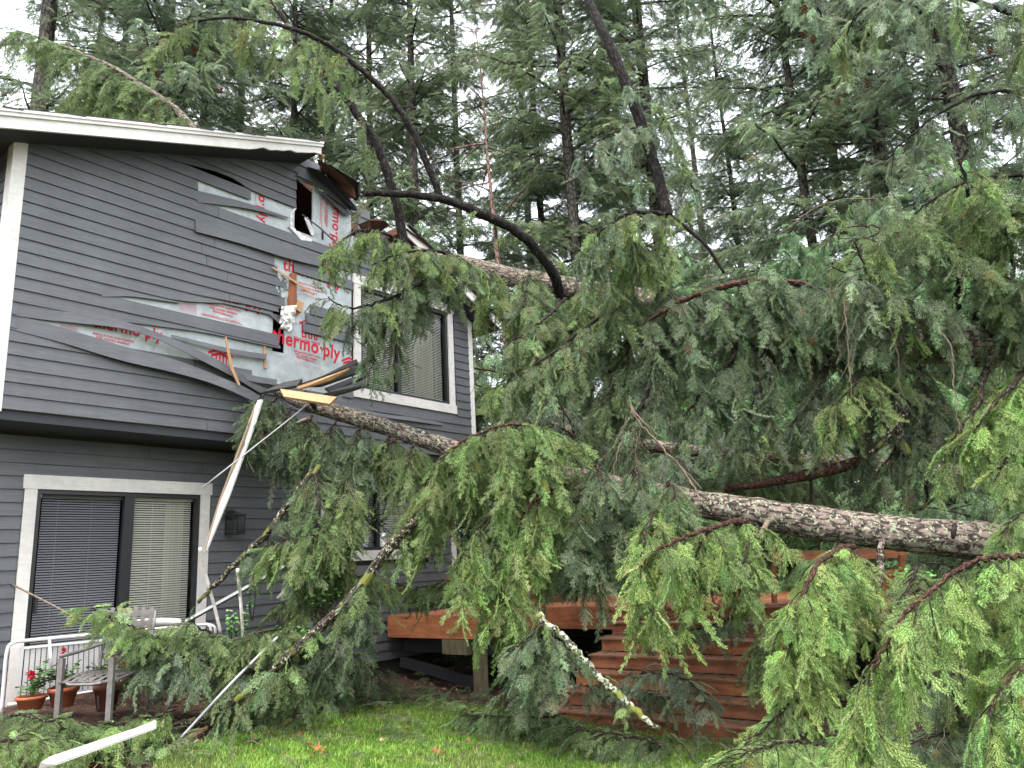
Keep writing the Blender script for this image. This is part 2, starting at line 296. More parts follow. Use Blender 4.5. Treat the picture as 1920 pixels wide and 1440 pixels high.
# ---------------------------------------------------------------- the house
U0, U1 = 2.54, 9.53; EXP = .1344; V0 = 3.552; NBACK = -16.5
RIDGE_U = 6.12; EAVE_V = 6.29; SLOPE = .339
def roof_v(u): return EAVE_V + SLOPE*(u-2.2) if u < RIDGE_U else EAVE_V + SLOPE*(RIDGE_U-2.2) - .47*(u-RIDGE_U)
house = thing('house', 'dark grey two storey house with torn lap siding and fallen trees lying on its roof', 'house', H(U0, 0, NU))
def hb(name, m, boxes, parent=house, kind=None):
    b = MB()
    for q in boxes: b.hbox(*q)
    return b.build(name, m, parent, kind=kind)
def board_uv(us, vt, vb, no, name='siding_board', m=None, n0=NU, th=.013, tilt=.018, parent=house):
    """one lap board: us stations, top and bottom edge heights, how far it stands off the wall"""
    k = len(us); vs = []; no = np.broadcast_to(np.array(no, float), (k,))
    for i in range(k):
        a, c = n0+no[i]+.006, n0+no[i]+.006+tilt
        vs += [H(us[i], vb[i], c+th), H(us[i], vt[i], a+th), H(us[i], vt[i], a), H(us[i], vb[i], c)]
    fs = [(4*i+j, 4*i+(j+1) % 4, 4*i+4+(j+1) % 4, 4*i+4+j) for i in range(k-1) for j in range(4)] + [(3, 2, 1, 0), (4*k-4, 4*k-3, 4*k-2, 4*k-1)]
    b = MB(); b.add(vs, [f[::-1] for f in fs]); return b.build(name, m or M['siding'], parent)
def u_at(x, v, n=NU):        # u where the wall height v shows at photo column x
    lo, hi = 1.0, 12.0
    for _ in range(40):
        m = (lo+hi)/2
        if proj(H(m, v, n))[0] < x: lo = m
        else: hi = m
    return lo
rs = random.Random(3)
def row(i, u0, u1, n0=NU, v0=V0, cuts=(), lift=None, parent=house, maxlen=3.4, ragged=True):
    vb = v0+EXP*i; iv = [(u0, u1)]
    for xa, xb in cuts:
        ca = u_at(xa, vb+.06, n0) if xa is not None else -9; cb = u_at(xb, vb+.06, n0) if xb is not None else 99; nv = []
        for a, c in iv:
            if ca > a: nv.append((a, min(c, ca)))
            if cb < c: nv.append((max(a, cb), c))
        iv = [q for q in nv if q[1]-q[0] > .03]
    for a, c in iv:
        u = a
        while u < c-.01:
            e = min(c, u+rs.uniform(1.7, maxlen))
            if c-e < .5: e = c
            us = np.linspace(u, e-(.005 if e < c else 0), max(2, int((e-u)/.25)+2))
            dv = np.array([rs.uniform(-.0012, .0012) for _ in us]); vbv = np.full(len(us), vb)+dv
            if lift: vbv = vbv + np.array([lift(q) for q in us])
            board_uv(us, np.full(len(us), vb+EXP+.012), vbv, 0.0, n0=n0, parent=parent); u = e
WIN = (6.93, 9.10, 4.27, 6.10)
u11 = u_at(330, V0+11*EXP); u11b = u_at(525, V0+11*EXP)
u8 = u_at(180, V0+8*EXP)
u24a, u24b = u_at(350, V0+24*EXP), u_at(470, V0+24*EXP)
LIFT = {11: lambda u: .115*min(max((u-u11)/.6, 0), 1) if u < u11b else 0, 12: lambda u: .045*min(max((u-u11-.2)/.8, 0), 1) if u < u11b else 0,
        24: lambda u: .07*max(0, min((u-u24a)/.2, (u24b-u)/.25, 1)), 8: lambda u: .095*min(max((u-u8)/1.2, 0), 1) if u < u11b else 0, 9: lambda u: -.012*min(max((u-u11)/.8, 0), 1) if u < u11b else 0, 3: lambda u: -.01}
CUT = {6: [(30, 668)], 7: [(30, 668)], 8: [(523, 668)], 9: [(520, 668)], 10: [(190, 668)], 5: [(470, 640)], 11: [(527, 566)], 12: [(520, 572)], 13: [(532, 580)],
       14: [(524, 668)], 15: [(535, 668)], 16: [(518, 668)], 17: [(512, 549)], 18: [(367, 668)], 21: [(369, 668)], 22: [(369, 668)], 23: [(468, 668)], 24: [(553, 668)],
       25: [(553, 668)], 26: [(554, 668)], 27: [(553, 640)]}
for i in range(30):
    vb = V0+i*EXP; ua = U0+.10; ub = U1-.08
    if vb+.1 > roof_v(ua): ua = 2.2+(vb+.03-EAVE_V)/SLOPE
    if vb+.1 > roof_v(ub): ub = RIDGE_U+(roof_v(RIDGE_U)-vb-.03)/.47
    if ub-ua < .1: continue
    cuts = list(CUT.get(i, []))
    wl, wr = WIN[0], WIN[1]
    if vb+EXP > WIN[2] and vb < WIN[3]:
        cl = u_at(668, vb+.06); iv = []
        row(i, ua, wl, cuts=cuts, lift=LIFT.get(i)); row(i, wr, ub, lift=None)
    else: row(i, ua, ub, cuts=cuts, lift=LIFT.get(i))
def bent(top, bot, offs, k=14, name='siding_board', m=None, th=.011, n0=NU):
    """a board torn loose: its two edges followed on the wall plane, standing off it by offs"""
    T = smooth_path([(*p, 0) for p in top], k)[:, :2]; Bm = smooth_path([(*p, 0) for p in bot], k)[:, :2]; O = np.interp(np.linspace(0, 1, k), np.linspace(0, 1, len(offs)), offs); vs = []
    for i in range(k):
        t = HP(*T[i], n0, O[i]*.7+.02); q = HP(*Bm[i], n0, O[i]+.03); vs += [q, t, t-hN*th, q-hN*th]
    b = MB(); fs = [(4*i+j, 4*i+4+j, 4*i+4+(j+1) % 4, 4*i+(j+1) % 4) for i in range(k-1) for j in range(4)] + [(0, 1, 2, 3), (4*k-1, 4*k-2, 4*k-3, 4*k-4)]
    b.add(vs, fs); return b.build(name, m or M['siding'], house)
tag(bent([(27, 566), (100, 577), (170, 588), (240, 604), (322, 634), (375, 658), (440, 692), (504, 733)], [(22, 591), (90, 600), (160, 607), (235, 617), (300, 638), (394, 684), (440, 708), (488, 737)], [0, .01, .05, .10, .12, .10, .05], 20), 'sagging siding board bowed away from the wall')
tag(bent([(24, 590), (67, 600), (150, 624), (262, 658), (337, 677), (450, 722), (487, 742)], [(19, 617), (112, 641), (225, 675), (337, 701), (412, 724), (484, 756)], [0, .01, .04, .08, .12, .14, .10], 20), 'wide loose siding board torn off and sagging')
bent([(369, 357), (440, 374), (480, 386), (543, 408)], [(369, 379), (425, 385), (470, 392), (541, 409)], [.0, .02, .03, .02])
bent([(367, 412), (480, 442), (560, 466), (640, 492)], [(367, 434), (450, 456), (540, 484), (636, 508)], [.03, .04, .05, .03])
bent([(190, 530), (215, 536), (250, 546), (337, 566)], [(190, 556), (215, 556), (250, 556), (337, 568)], [0, 0, .01, .01])
bent([(360, 660), (400, 672), (460, 700), (520, 712)], [(362, 668), (400, 684), (460, 712), (518, 722)], [.03, .05, .06, .05])
bent([(322, 627), (375, 640), (440, 655), (500, 664)], [(324, 634), (375, 648), (440, 664), (498, 674)], [.02, .03, .03, .02])
bent([(655, 762), (720, 776), (770, 782), (830, 792)], [(655, 768), (720, 782), (770, 789), (830, 798)], [.04, .07, .05, .01])
# backing: foil sheathing panels with openings left for the window, the punched hole and the crack
SH = [(U0+.02, 4.0), (4.0, 5.15), (5.15, 5.62)]
HOLE = (5.93, 6.23, 6.46, 7.24)
def sheet(a, c, v0, v1, uu=None): return hb('sheathing_panel', M['foil'], [(a, c, v0, v1, NU-.02, NU)])
for a, c in SH: sheet(a, c, V0, roof_v(a)-.16)
sheet(5.62, 5.80, V0, 4.68); sheet(5.62, 5.80, 5.28, 7.37); sheet(5.80, 5.93, V0, 7.38)
sheet(5.93, 6.23, V0, 6.46); sheet(5.93, 6.23, 7.24, 7.40); sheet(6.23, 6.93, V0, 7.20)
sheet(6.93, 9.10, V0, WIN[2]); sheet(6.93, 8.0, WIN[3], 6.7); sheet(8.0, 9.10, WIN[3], 6.3); sheet(9.10, U1, V0, 6.0)
# crumpled foil relief: slightly bulging loose sheets over the panels, so it does not read as a flat card
def crumple(px, m, amp, off, name, n=(18, 12), n0=NU):
    (x0, y0), (x1, y1), (x2, y2), (x3, y3) = px; b = MB(); vs = []; r = np.random.default_rng(int(x0+y0)); nx, ny = n
    q = r.normal(0, amp, (ny, nx)); q = (q+np.roll(q, 1, 0)+np.roll(q, 1, 1)+np.roll(q, (1, 1), (0, 1)))/2
    for j in range(ny):
        for i in range(nx):
            s, t = i/(nx-1), j/(ny-1); x = (x0*(1-s)+x1*s)*(1-t)+(x3*(1-s)+x2*s)*t; y = (y0*(1-s)+y1*s)*(1-t)+(y3*(1-s)+y2*s)*t
            vs.append(HP(x, y, n0, off+q[j, i]))
    f = [(j*nx+i, j*nx+i+1, (j+1)*nx+i+1, (j+1)*nx+i) for j in range(ny-1) for i in range(nx-1)]
    k = len(vs); vs += [p-hN*.004 for p in vs]; f += [tuple(k+t for t in q[::-1]) for q in list(f)]
    b.add(vs, f); return b.build(name, m, house)
crumple([(528, 574), (556, 572), (552, 604), (524, 606)], M['wrap'], .02, .05, 'torn_house_wrap', (9, 9))
crumple([(534, 600), (552, 598), (546, 622), (524, 616)], M['wrap'], .02, .05, 'torn_house_wrap', (9, 7))
crumple([(514, 512), (546, 520), (542, 560), (520, 556)], M['foil'], .012, .02, 'torn_foil', (10, 10))
def quad_piece(name, px, m, off=.03, th=.03, n0=NU, label=None):
    b = MB(); b.prism([HP(x, y, n0, off) for x, y in px][::-1], -hN*th); o = b.build(name, m, house); tag(o, label); return o
quad_piece('wall_stud', [(545, 512), (556, 512), (557, 560), (560, 590), (542, 590), (541, 560)], M['stud'], .03, .08)
quad_piece('wall_stud', [(494, 634), (498, 634), (500, 690), (496, 690)], M['fresh_wood'], .02, .02)
quad_piece('wood_block', [(560, 563), (571, 568), (565, 586), (552, 578)], M['fresh_wood'], .05, .06, label='orange split wood block')
quad_piece('splinter', [(422, 632), (425, 632), (438, 690), (451, 722), (447, 722), (432, 690)], M['fresh_wood'], .16, .015)
quad_piece('splinter', [(510, 502), (512, 500), (560, 530), (590, 552), (589, 554), (556, 532)], M['fresh_wood'], .06, .01)
quad_piece('torn_edge', [(552, 388), (556, 391), (551, 398), (548, 400), (550, 407), (546, 412), (549, 419), (548, 424), (555, 430), (553, 434), (547, 426), (544, 420), (545, 410), (544, 402)], M['wrap'], .012, .012)
quad_piece('torn_plasterboard', [(571, 408), (577, 407), (590, 436), (588, 442), (584, 440)], M['wrap'], .03, .014)
quad_piece('torn_plasterboard', [(541, 424), (549, 426), (556, 433), (562, 434), (566, 441), (575, 443), (586, 449), (584, 453), (573, 451), (565, 450), (556, 440)], M['wrap'], .03, .02)
quad_piece('cable', [(566, 402), (568, 402), (600, 425), (652, 474), (651, 476), (598, 427)], M['frame'], .10, .008)
for px in ([(510, 655), (524, 620), (532, 632), (520, 660), (516, 690)], ):
    pass
# printed lettering on the foil
def lettering(s, x, y, x2, y2, m=None, bold=.0, off=.004, squash=1.0, rot=0, height=None, n0=NU):
    cu = bpy.data.curves.new('lettering', 'FONT'); cu.body = s; cu.size = 1; cu.offset = bold; cu.fill_mode = 'FRONT'; cu.space_character = 1.0+bold*3
    to = bpy.data.objects.new('tmp', cu); me = bpy.data.meshes.new_from_object(to); bpy.data.objects.remove(to); bpy.data.curves.remove(cu)
    n = len(me.vertices); co = np.zeros(n*3, dtype=np.float32); me.vertices.foreach_get('co', co); co = co.reshape(-1, 3)
    co[:, 0] -= co[:, 0].min(); wd = co[:, 0].max(); ua, va = uv(x, y); ub, vb = uv(x2, y2); L = math.hypot(ub-ua, vb-va); k = L/wd
    ang = math.atan2(vb-va, ub-ua); X = co[:, 0]*k; Y = co[:, 1]*k*squash
    uu = ua+X*math.cos(ang)-Y*math.sin(ang); vv = va+X*math.sin(ang)+Y*math.cos(ang)
    base = np.array(house.location); out = uu[:, None]*hD+vv[:, None]*hZ+(n0+off)*hN-base
    me.vertices.foreach_set('co', out.astype(np.float32).ravel()); me.materials.clear(); me.materials.append(m or M['red_ink']); me.update()
    o = bpy.data.objects.new('lettering', me); COL.objects.link(o); o.parent = house; return o
B1 = .022
lettering('thermo·ply', 508, 638, 637, 675, bold=B1, squash=1.15)
lettering('STRUCTURAL GRADE', 550, 634, 600, 647, bold=.01)
for s, x, y, x2, y2 in [('INSULATIVE SHEATHING', 551, 659, 600, 672), ('FOR ADDED ENERGY', 553, 665, 595, 677), ('PERFORMANCE', 556, 671, 590, 681)]: lettering(s, x, y, x2, y2, bold=.012)
for s, x, y, x2, y2 in [('Stops air infiltration and reflects radiant heat', 550, 678, 600, 692), ('Install with the printed side out · see instructions', 552, 683, 606, 697)]: lettering(s, x, y, x2, y2, m=M['pink_ink'])
lettering('thermo·ply', 352, 549, 494, 583, bold=B1, squash=1.15)
for s, x, y, x2, y2 in [('INSULATIVE SHEATHING', 388, 571, 452, 586), ('FOR ADDED ENERGY', 393, 578, 445, 591), ('PERFORMANCE', 399, 585, 436, 595)]: lettering(s, x, y, x2, y2, bold=.012)
for s, x, y, x2, y2 in [('Stops air infiltration and reflects radiant heat', 380, 589, 450, 606), ('Install with the printed side out · see instructions', 376, 590, 455, 610)]: lettering(s, x, y, x2, y2, m=M['red_ink'])
lettering('thermo·ply', 172, 612, 304, 638, bold=B1, squash=1.15)
for s, x, y, x2, y2 in [('INSULATIVE SHEATHING', 174, 627, 250, 643), ('FOR ADDED ENERGY', 180, 634, 243, 648)]: lettering(s, x, y, x2, y2, bold=.012)
for x in (112, 336):
    for k in range(6): lettering('||||||||||||||||||', x+k*.2, (610 if x < 200 else 562)+k*4, x+32, (617 if x < 200 else 569)+k*4, m=M['pink_ink'])
lettering('thermo·ply', 530, 505, 640, 540, bold=B1, squash=1.15)
for s, x, y, x2, y2 in [('INSULATIVE SHEATHING', 560, 531, 604, 544), ('FOR ADDED ENERGY', 562, 538, 600, 549), ('PERFORMANCE', 565, 545, 594, 553)]: lettering(s, x, y, x2, y2, bold=.012)
lettering('Stops air infiltration and reflects radiant heat', 560, 551, 600, 562)
lettering('thermo·ply', 484, 300, 486, 416, bold=B1, squash=1.0)         # prints that run down the wall
lettering('thermo·ply', 626, 352, 622, 470, bold=B1, squash=1.0)
lettering('INSULATIVE SHEATHING', 613, 372, 611, 425, bold=.012); lettering('FOR ADDED ENERGY', 609, 376, 608, 420, bold=.012)
lettering('Stops air infiltration and reflects radiant heat', 603, 366, 602, 428); lettering('Install with the printed side out', 600, 372, 599, 420)
lettering('STRUCTURAL GRADE', 477, 345, 478, 395, m=M['pink_ink'])
quad_piece('slot', [(603, 430), (607, 431), (607, 450), (603, 449)], M['shade_black'], .003, .002)
def logo(cx, cy, wpx):
    u, v = uv(cx, cy); s = (u_at(cx+wpx/2, v)-u_at(cx-wpx/2, v)); b = MB(); th = .10*s
    for k, (hw, hh) in enumerate(((.5, .42), (.40, .26))):
        for sgn in (-1, 1):
            e = .5 if k == 0 else .36
            y0 = .10-k*.02; P = [(0, y0+hh), (sgn*e, y0+hh*.40), (sgn*e, y0+hh*.40-th/s), (0, y0+hh-th/s*1.15)]
            pts = [H(u+px*s, v+py*s, NU+.004) for px, py in P]; b.add(pts, [(0, 1, 2, 3)] if sgn < 0 else [(3, 2, 1, 0)])
    for x0 in (-.38, -.20, -.06, .08, .22, .34):
        b.add([H(u+(x0)*s, v-.34*s, NU+.004), H(u+(x0+.06)*s, v-.34*s, NU+.004), H(u+(x0+.06)*s, v+.22*s, NU+.004), H(u+x0*s, v+.22*s, NU+.004)], [(0, 1, 2, 3)])
    for x0, x1 in ((-.38, -.14), (-.06, .14), (.22, .40)):
        b.add([H(u+x0*s, v-.34*s, NU+.0045), H(u+x1*s, v-.34*s, NU+.0045), H(u+x1*s, v-.28*s, NU+.0045), H(u+x0*s, v-.28*s, NU+.0045)], [(0, 1, 2, 3)])
    return b.build('printed_emblem', M['red_ink'], house)
logo(413, 676, 46); logo(580, 620, 38); logo(655, 688, 30); logo(208, 587, 60)
# nail and seam lines on the foil
for x, y0, y1 in ((335, 548, 600), (315, 630, 690), (645, 620, 740), (270, 650, 672), (470, 410, 440), (455, 398, 440)):
    b = MB(); b.prism([HP(x, y0, NU, .003), HP(x+1.2, y0, NU, .003), HP(x+1.2+(y1-y0)*-.04, y1, NU, .003), HP(x-(y1-y0)*.04, y1, NU, .003)][::-1], -hN*.002); b.build('sheathing_seam', M['steel'], house)


# walls behind, side wall, room boxes
hb('interior_wall', M['shade_black'], [(U0+.06, U1-.06, V0+.02, 6.2, NU-2.4, NU-2.35), (U0+.06, U1-.06, .3, 3.5, NL-2.4, NL-2.35)])
hb('attic_wall', M['shade_black'], [(3.2, 9.0, 6.15, 6.6, NU-2.4, NU-2.35), (4.6, 8.2, 6.6, 7.1, NU-2.4, NU-2.35), (5.4, 6.9, 7.1, 7.28, NU-2.4, NU-2.35)])
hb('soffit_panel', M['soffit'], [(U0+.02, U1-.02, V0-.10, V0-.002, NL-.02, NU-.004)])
hb('floor_slab', M['shade_black'], [(U0+.02, U1-.02, V0-.10, V0-.01, NBACK, NL-.03)])
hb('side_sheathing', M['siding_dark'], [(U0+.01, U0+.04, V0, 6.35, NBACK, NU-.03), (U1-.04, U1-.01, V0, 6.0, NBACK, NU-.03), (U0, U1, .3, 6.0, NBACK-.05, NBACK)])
for i in range(21):          # boards of the side wall round the corner
    vb = V0+i*EXP; b = MB(); k0, k1 = NU-.10, NU-5.5
    b.hexa([H(U0-.02, vb, k0), H(U0-.02, vb, k1), H(U0, vb, k1), H(U0, vb, k0), H(U0-.007, vb+EXP+.012, k0), H(U0-.007, vb+EXP+.012, k1), H(U0+.004, vb+EXP+.012, k1), H(U0+.004, vb+EXP+.012, k0)])
    b.build('side_siding_board', M['siding'], house)
hb('corner_trim', M['trim'], [(U0-.03, U0+.098, V0-.03, 6.33, NU+.001, NU+.034), (U0-.031, U0-.005, V0-.03, 6.32, NU-.11, NU+.0)])
hb('corner_trim', M['trim'], [(U1-.085, U1+.02, V0-.03, 6.24, NU+.001, NU+.034), (U1+.001, U1+.022, V0-.03, 6.2, NU-.11, NU)])
# lower wall
LU0, LU1 = 2.3, 9.55
DOOR = (3.10, 5.20, .62, 3.017); LW = (6.85, 9.0, 2.02, 3.33)
SL = 3.133-14*EXP
for i in range(-5, 18):
    vb = SL+i*EXP
    if vb+EXP > V0-.1: break
    segs = [(LU0, LU1)]
    for o in (DOOR, LW):
        if vb+EXP-.02 > o[2] and vb+.02 < o[3]: segs = [q for s in segs for q in ((s[0], min(s[1], o[0]+.01)), (max(s[0], o[1]-.01), s[1])) if q[1]-q[0] > .03]
    for s in segs: row(i, s[0], s[1], n0=NL, v0=SL)
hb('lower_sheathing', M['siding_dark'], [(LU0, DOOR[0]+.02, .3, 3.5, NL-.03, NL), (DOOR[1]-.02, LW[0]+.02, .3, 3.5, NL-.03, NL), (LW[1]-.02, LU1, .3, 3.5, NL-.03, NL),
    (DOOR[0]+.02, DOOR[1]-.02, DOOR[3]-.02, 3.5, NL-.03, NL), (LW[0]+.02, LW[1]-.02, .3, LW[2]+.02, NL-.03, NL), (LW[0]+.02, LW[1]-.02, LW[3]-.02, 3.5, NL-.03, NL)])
hb('corner_trim', M['trim'], [(LU1-.02, LU1+.10, .9, 3.45, NL+.001, NL+.035)])
hb('foundation', M['oldwood'], [(LU0, LU1, -.2, .45, NL-.06, NL-.005)])
# fascia, soffit and roof
def slope_box(name, m, u0, u1, lo, hi, n0, n1, steps=1, jag=None, parent=house):
    b = MB(); U = np.linspace(u0, u1, steps+1)
    for a, c in zip(U[:-1], U[1:]):
        ja = jag(a) if jag else 0; jc = jag(c) if jag else 0
        b.hexa([H(a, roof_v(a)+lo+ja, n1), H(c, roof_v(c)+lo+jc, n1), H(c, roof_v(c)+lo+jc, n0), H(a, roof_v(a)+lo+ja, n0),
                H(a, roof_v(a)+hi, n1), H(c, roof_v(c)+hi, n1), H(c, roof_v(c)+hi, n0), H(a, roof_v(a)+hi, n0)])
    return b.build(name, m, parent)
jg = lambda u: .02*math.sin(u*23)*math.sin(u*7)+.025 if u > 5.0 else 0
slope_box('rake_fascia', M['trim'], 2.0, 6.03, -.135, .0, NR-.03, NR, 40, jg)
slope_box('rake_moulding', M['trim'], 2.0, 6.05, -.010, .058, NR+.001, NR+.022)
slope_box('rake_moulding', M['trim'], 2.0, 6.05, .03, .060, NR+.023, NR+.035)
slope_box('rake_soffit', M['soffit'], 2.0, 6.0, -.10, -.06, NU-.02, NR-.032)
slope_box('roof_deck', M['sheath_wood'], 2.0, 6.04, -.055, .06, NBACK, NR-.034)
slope_box('roof_deck', M['sheath_wood'], 7.62, 9.85, -.055, .06, NBACK, NR-.05)
slope_box('roof_deck', M['sheath_wood'], 6.04, 7.61, -.055, .06, NBACK, NU-.35)
slope_box('rake_fascia', M['trim'], 7.55, 9.85, -.10, .055, NR-.048, NR-.02)
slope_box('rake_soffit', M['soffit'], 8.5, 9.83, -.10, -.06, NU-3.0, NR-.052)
hb('eave_fascia', M['trim'], [(9.86, 9.885, roof_v(9.85)-.10, roof_v(9.85)+.05, NU-6, NR-.02)])
hb('eave_fascia', M['trim'], [(1.97, 1.998, roof_v(2)-.12, roof_v(2)+.05, NU-6, NR-.02)])
hb('soffit_eave', M['soffit'], [(U1, 9.85, roof_v(9.85)-.12, roof_v(9.85)-.10, NU-6, NR-.06)])
slope_box('rake_soffit', M['soffit'], 2.0, U0, -.10, -.06, NU-6, NU-.03)
# shingle courses: tabs along the rake edge, long strips behind
for side, (a, c) in enumerate(((1.96, 6.08), (7.66, 9.9))):
    k = int((c-a)/.14)
    for j in range(k):
        u = a+(c-a)*j/k; du = (c-a)/k; rr = rs.uniform(-.004, .012); b = MB(); n1 = NR+.03+rs.uniform(-.012, .014)
        for (na, nb) in ((NBACK, n1),):
            b.hexa([H(u, roof_v(u)+.061, nb), H(u+du*1.25, roof_v(u+du)+.061+.085*.0, nb), H(u+du*1.25, roof_v(u+du)+.061, na), H(u, roof_v(u)+.061, na),
                    H(u, roof_v(u)+.078+rr, nb), H(u+du*1.25, roof_v(u+du)+.074+rr, nb), H(u+du*1.25, roof_v(u+du)+.074+rr, na), H(u, roof_v(u)+.078+rr, na)])
        b.build('shingle_course', M['shingle'], house)
# broken ridge: dropped, snapped roof pieces
def slab(name, px, n, th, m, drop=0, label=None, twist=0):
    P = [HP(x, y, n+(twist if i in (1, 2) else 0)) for i, (x, y) in enumerate(px)]; b = MB(); b.prism(P[::-1], -hN*th); return tag(b.build(name, m, house), label)
def slab3(name, pts, th, m, label=None):
    b = MB(); P = [np.array(p) for p in pts]; nn = np.cross(P[1]-P[0], P[2]-P[0]); nn /= np.linalg.norm(nn); b.prism(P, nn*th); return tag(b.build(name, m, house), label)
slab3('snapped_roof_deck', [HP(596, 298, NR), HP(620, 312, NR), HP(664, 352, NR), HP(668, 370, NR), HP(650, 372, NU), HP(622, 338, NU), HP(604, 316, NU)], .03, M['sheath_wood'], 'reddish broken underside of the roof edge')
slab3('snapped_shingles', [HP(618, 308, NR), HP(674, 343, NR), HP(676, 366, NR), HP(668, 376, NR-.3), HP(640, 340, NR-.3)], .03, M['shingle'])
slab3('snapped_soffit', [HP(596, 318, NU, .16), HP(640, 352, NU, .18), HP(672, 395, NU, .2), HP(652, 390, NU, .03), HP(612, 352, NU, .03), HP(575, 312, NU, .03)], .03, M['soffit'])
slab3('roof_deck_flap', [HP(674, 420, NR), HP(690, 413, NR), HP(706, 409, NR), HP(722, 414, NR), HP(730, 422, NR), HP(714, 434, NR-.3), HP(684, 438, NR-.3)], .025, M['sheath_wood'], 'torn brown roof panel sticking up')
slab3('roof_deck_flap', [HP(748, 420, NR), HP(790, 452, NR), HP(820, 474, NR), HP(790, 470, NR-.35), HP(750, 446, NR-.35)], .03, M['sheath_wood'])
bent([(566, 318), (600, 340), (640, 370), (668, 396)], [(556, 328), (590, 345), (630, 376), (664, 400)], [.02, .04, .06, .04])
bent([(590, 350), (620, 372), (645, 392), (660, 402)], [(592, 352), (618, 376), (640, 396), (655, 404)], [.03, .05, .06, .05], m=M['siding'])
tag(slab3('broken_fascia_end', [HP(603, 290, NR, .0), HP(610, 292, NR, .0), HP(606, 300, NR, -.05), HP(600, 296, NR, -.05)], .02, M['fresh_wood']), 'splintered orange end of the roof fascia')
bent([(606, 292), (608, 300), (607, 312)], [(604, 292), (605, 300), (603, 312)], [.4, .35, .3], 5, 'dangling_strip', M['trim'])
# upper window
def window_unit(o, n0, name, mull, left_screen, parent, sill=False, slat_n=None, curtain=None, head=.145, side=.12, bottom=.13, door=False):
    u0, u1, v0, v1 = o; w_ = MB(); w_.hbox(u0-.02*0, u1, v1-head, v1, n0+.001, n0+.040); wd = w_.build(name, M['trim'], parent)
    t = MB(); t.hbox(u0+.02, u0+.02+side, v0 if not door else v0, v1-head, n0+.001, n0+.034); t.build('side_trim', M['trim'], wd)
    t = MB(); t.hbox(u1-side-.02, u1-.02, v0, v1-head, n0+.001, n0+.034); t.build('side_trim', M['trim'], wd)
    if not door: t = MB(); t.hbox(u0, u1, v0-.012, v0+bottom, n0+.001, n0+.044); t.build('bottom_trim', M['trim'], wd)
    a, c = u0+.02+side, u1-side-.02; lo, hi = (v0+bottom if not door else v0), v1-head
    f = MB(); fr = .045; z = n0+.012
    f.hbox(a, a+fr, lo, hi, z-.08, z); f.hbox(c-fr, c, lo, hi, z-.08, z); f.hbox(a+fr, c-fr, hi-fr, hi, z-.08, z); f.hbox(a+fr, c-fr, lo, lo+fr, z-.08, z)
    mw = .06 if not door else .11
    f.hbox(mull-mw/2, mull+mw/2, lo+fr, hi-fr, z-.07, z-.004); f.build('frame', M['frame'], wd)
    g = MB(); g.hbox(a+fr, mull-mw/2, lo+fr, hi-fr, z-.040, z-.036); g.build('pane', M['screen'] if left_screen else M['glass'], wd)
    g = MB(); g.hbox(mull+mw/2, c-fr, lo+fr, hi-fr, z-.048, z-.044); g.build('pane', M['glass'], wd)
    s = MB(); v = lo+.02; sp = .0262
    while v < hi-.07:
        for (p, q) in ((a+fr+.05, mull-mw/2-.01), (mull+mw/2+.01, c-fr-.02)):
            s.hexa([H(p, v, z-.090), H(q, v, z-.090), H(q, v, z-.0915), H(p, v, z-.0915), H(p, v+.0155, z-.102), H(q, v+.0155, z-.102), H(q, v+.0155, z-.1035), H(p, v+.0155, z-.1035)])
        v += sp
    s.build('blind_slats', M['slat'], wd, kind='stuff')
    s = MB()
    for p in np.linspace(a+.25, c-.2, 4 if not door else 5): s.hbox(p, p+.003, lo+.03, hi-.05, z-.092, z-.090)
    s.hbox(a+fr+.04, c-fr, hi-.075, hi-.045, z-.12, z-.09); s.build('blind_cords', M['slat'], wd, kind='stuff')
    if curtain:
        k = MB(); uu = np.linspace(curtain[0], curtain[1], 22); vs = []
        for q, p in enumerate(uu):
            d = .025*math.sin(q*1.7); vs += [H(p, lo+.02, z-.17+d), H(p, hi-.05, z-.17+d), H(p, hi-.05, z-.176+d), H(p, lo+.02, z-.176+d)]
        k.add(vs, [(4*i+j, 4*i+4+j, 4*i+4+(j+1) % 4, 4*i+(j+1) % 4) for i in range(21) for j in range(4)]); k.build('curtain', M['curtain'], wd)
    return wd
hb('window_reveal', M['shade_black'], [(WIN[0]+.02, WIN[0]+.04, WIN[2], WIN[3], NU-.3, NU-.021), (WIN[1]-.04, WIN[1]-.02, WIN[2], WIN[3], NU-.3, NU-.021)])
wu = window_unit((6.94, 9.09, 4.265, 6.10), NU, 'window', 7.86, False, house, curtain=(8.34, 8.76))
wd_ = window_unit((3.10, 5.20, .62, 3.017), NL, 'sliding_door', 4.21, True, house, curtain=(4.72, 4.95), door=True)
hb('door_handle', M['frame'], [(3.30, 3.325, 1.62, 1.80, NL+.012, NL+.05)], parent=wd_)
tag(window_unit((6.85, 9.0, 2.02, 3.33), NL, 'window', 7.95, True, house), 'lower window half hidden behind boughs')
# ---------------------------------------------------------------- deck and its stairs
DK = 1.2
deck = thing('deck', 'stained cedar deck on posts beside the house under the fallen boughs', 'deck', H(8.04, 0, -6.93))
def part(name, m, boxes, parent, label=None, kind=None):
    b = MB()
    for q in boxes: b.hbox(*q)
    return tag(b.build(name, m, parent, kind=kind), label)
part('rim_board', M['deckwood'], [(8.04, 8.08, DK-.30, DK, -8.70, -6.93)], deck)
part('rim_board', M['deckwood'], [(8.082, 9.5, DK-.30, DK, -6.97, -6.93)], deck)
part('rim_board', M['deckwood'], [(9.5, 9.54, DK-.30, DK, -6.928, -5.5)], deck)
part('rim_board', M['deckwood_dark'], [(9.5, 9.54, DK-.28, DK, -3.05, -1.2)], deck)
n = -8.68
while n < -1.2:
    part('deck_board', M['deckwood_dark'], [(8.083 if n < -7.05 else 9.545, 14.5, DK-.03, DK+.004, n, n+.136)], deck); n += .142
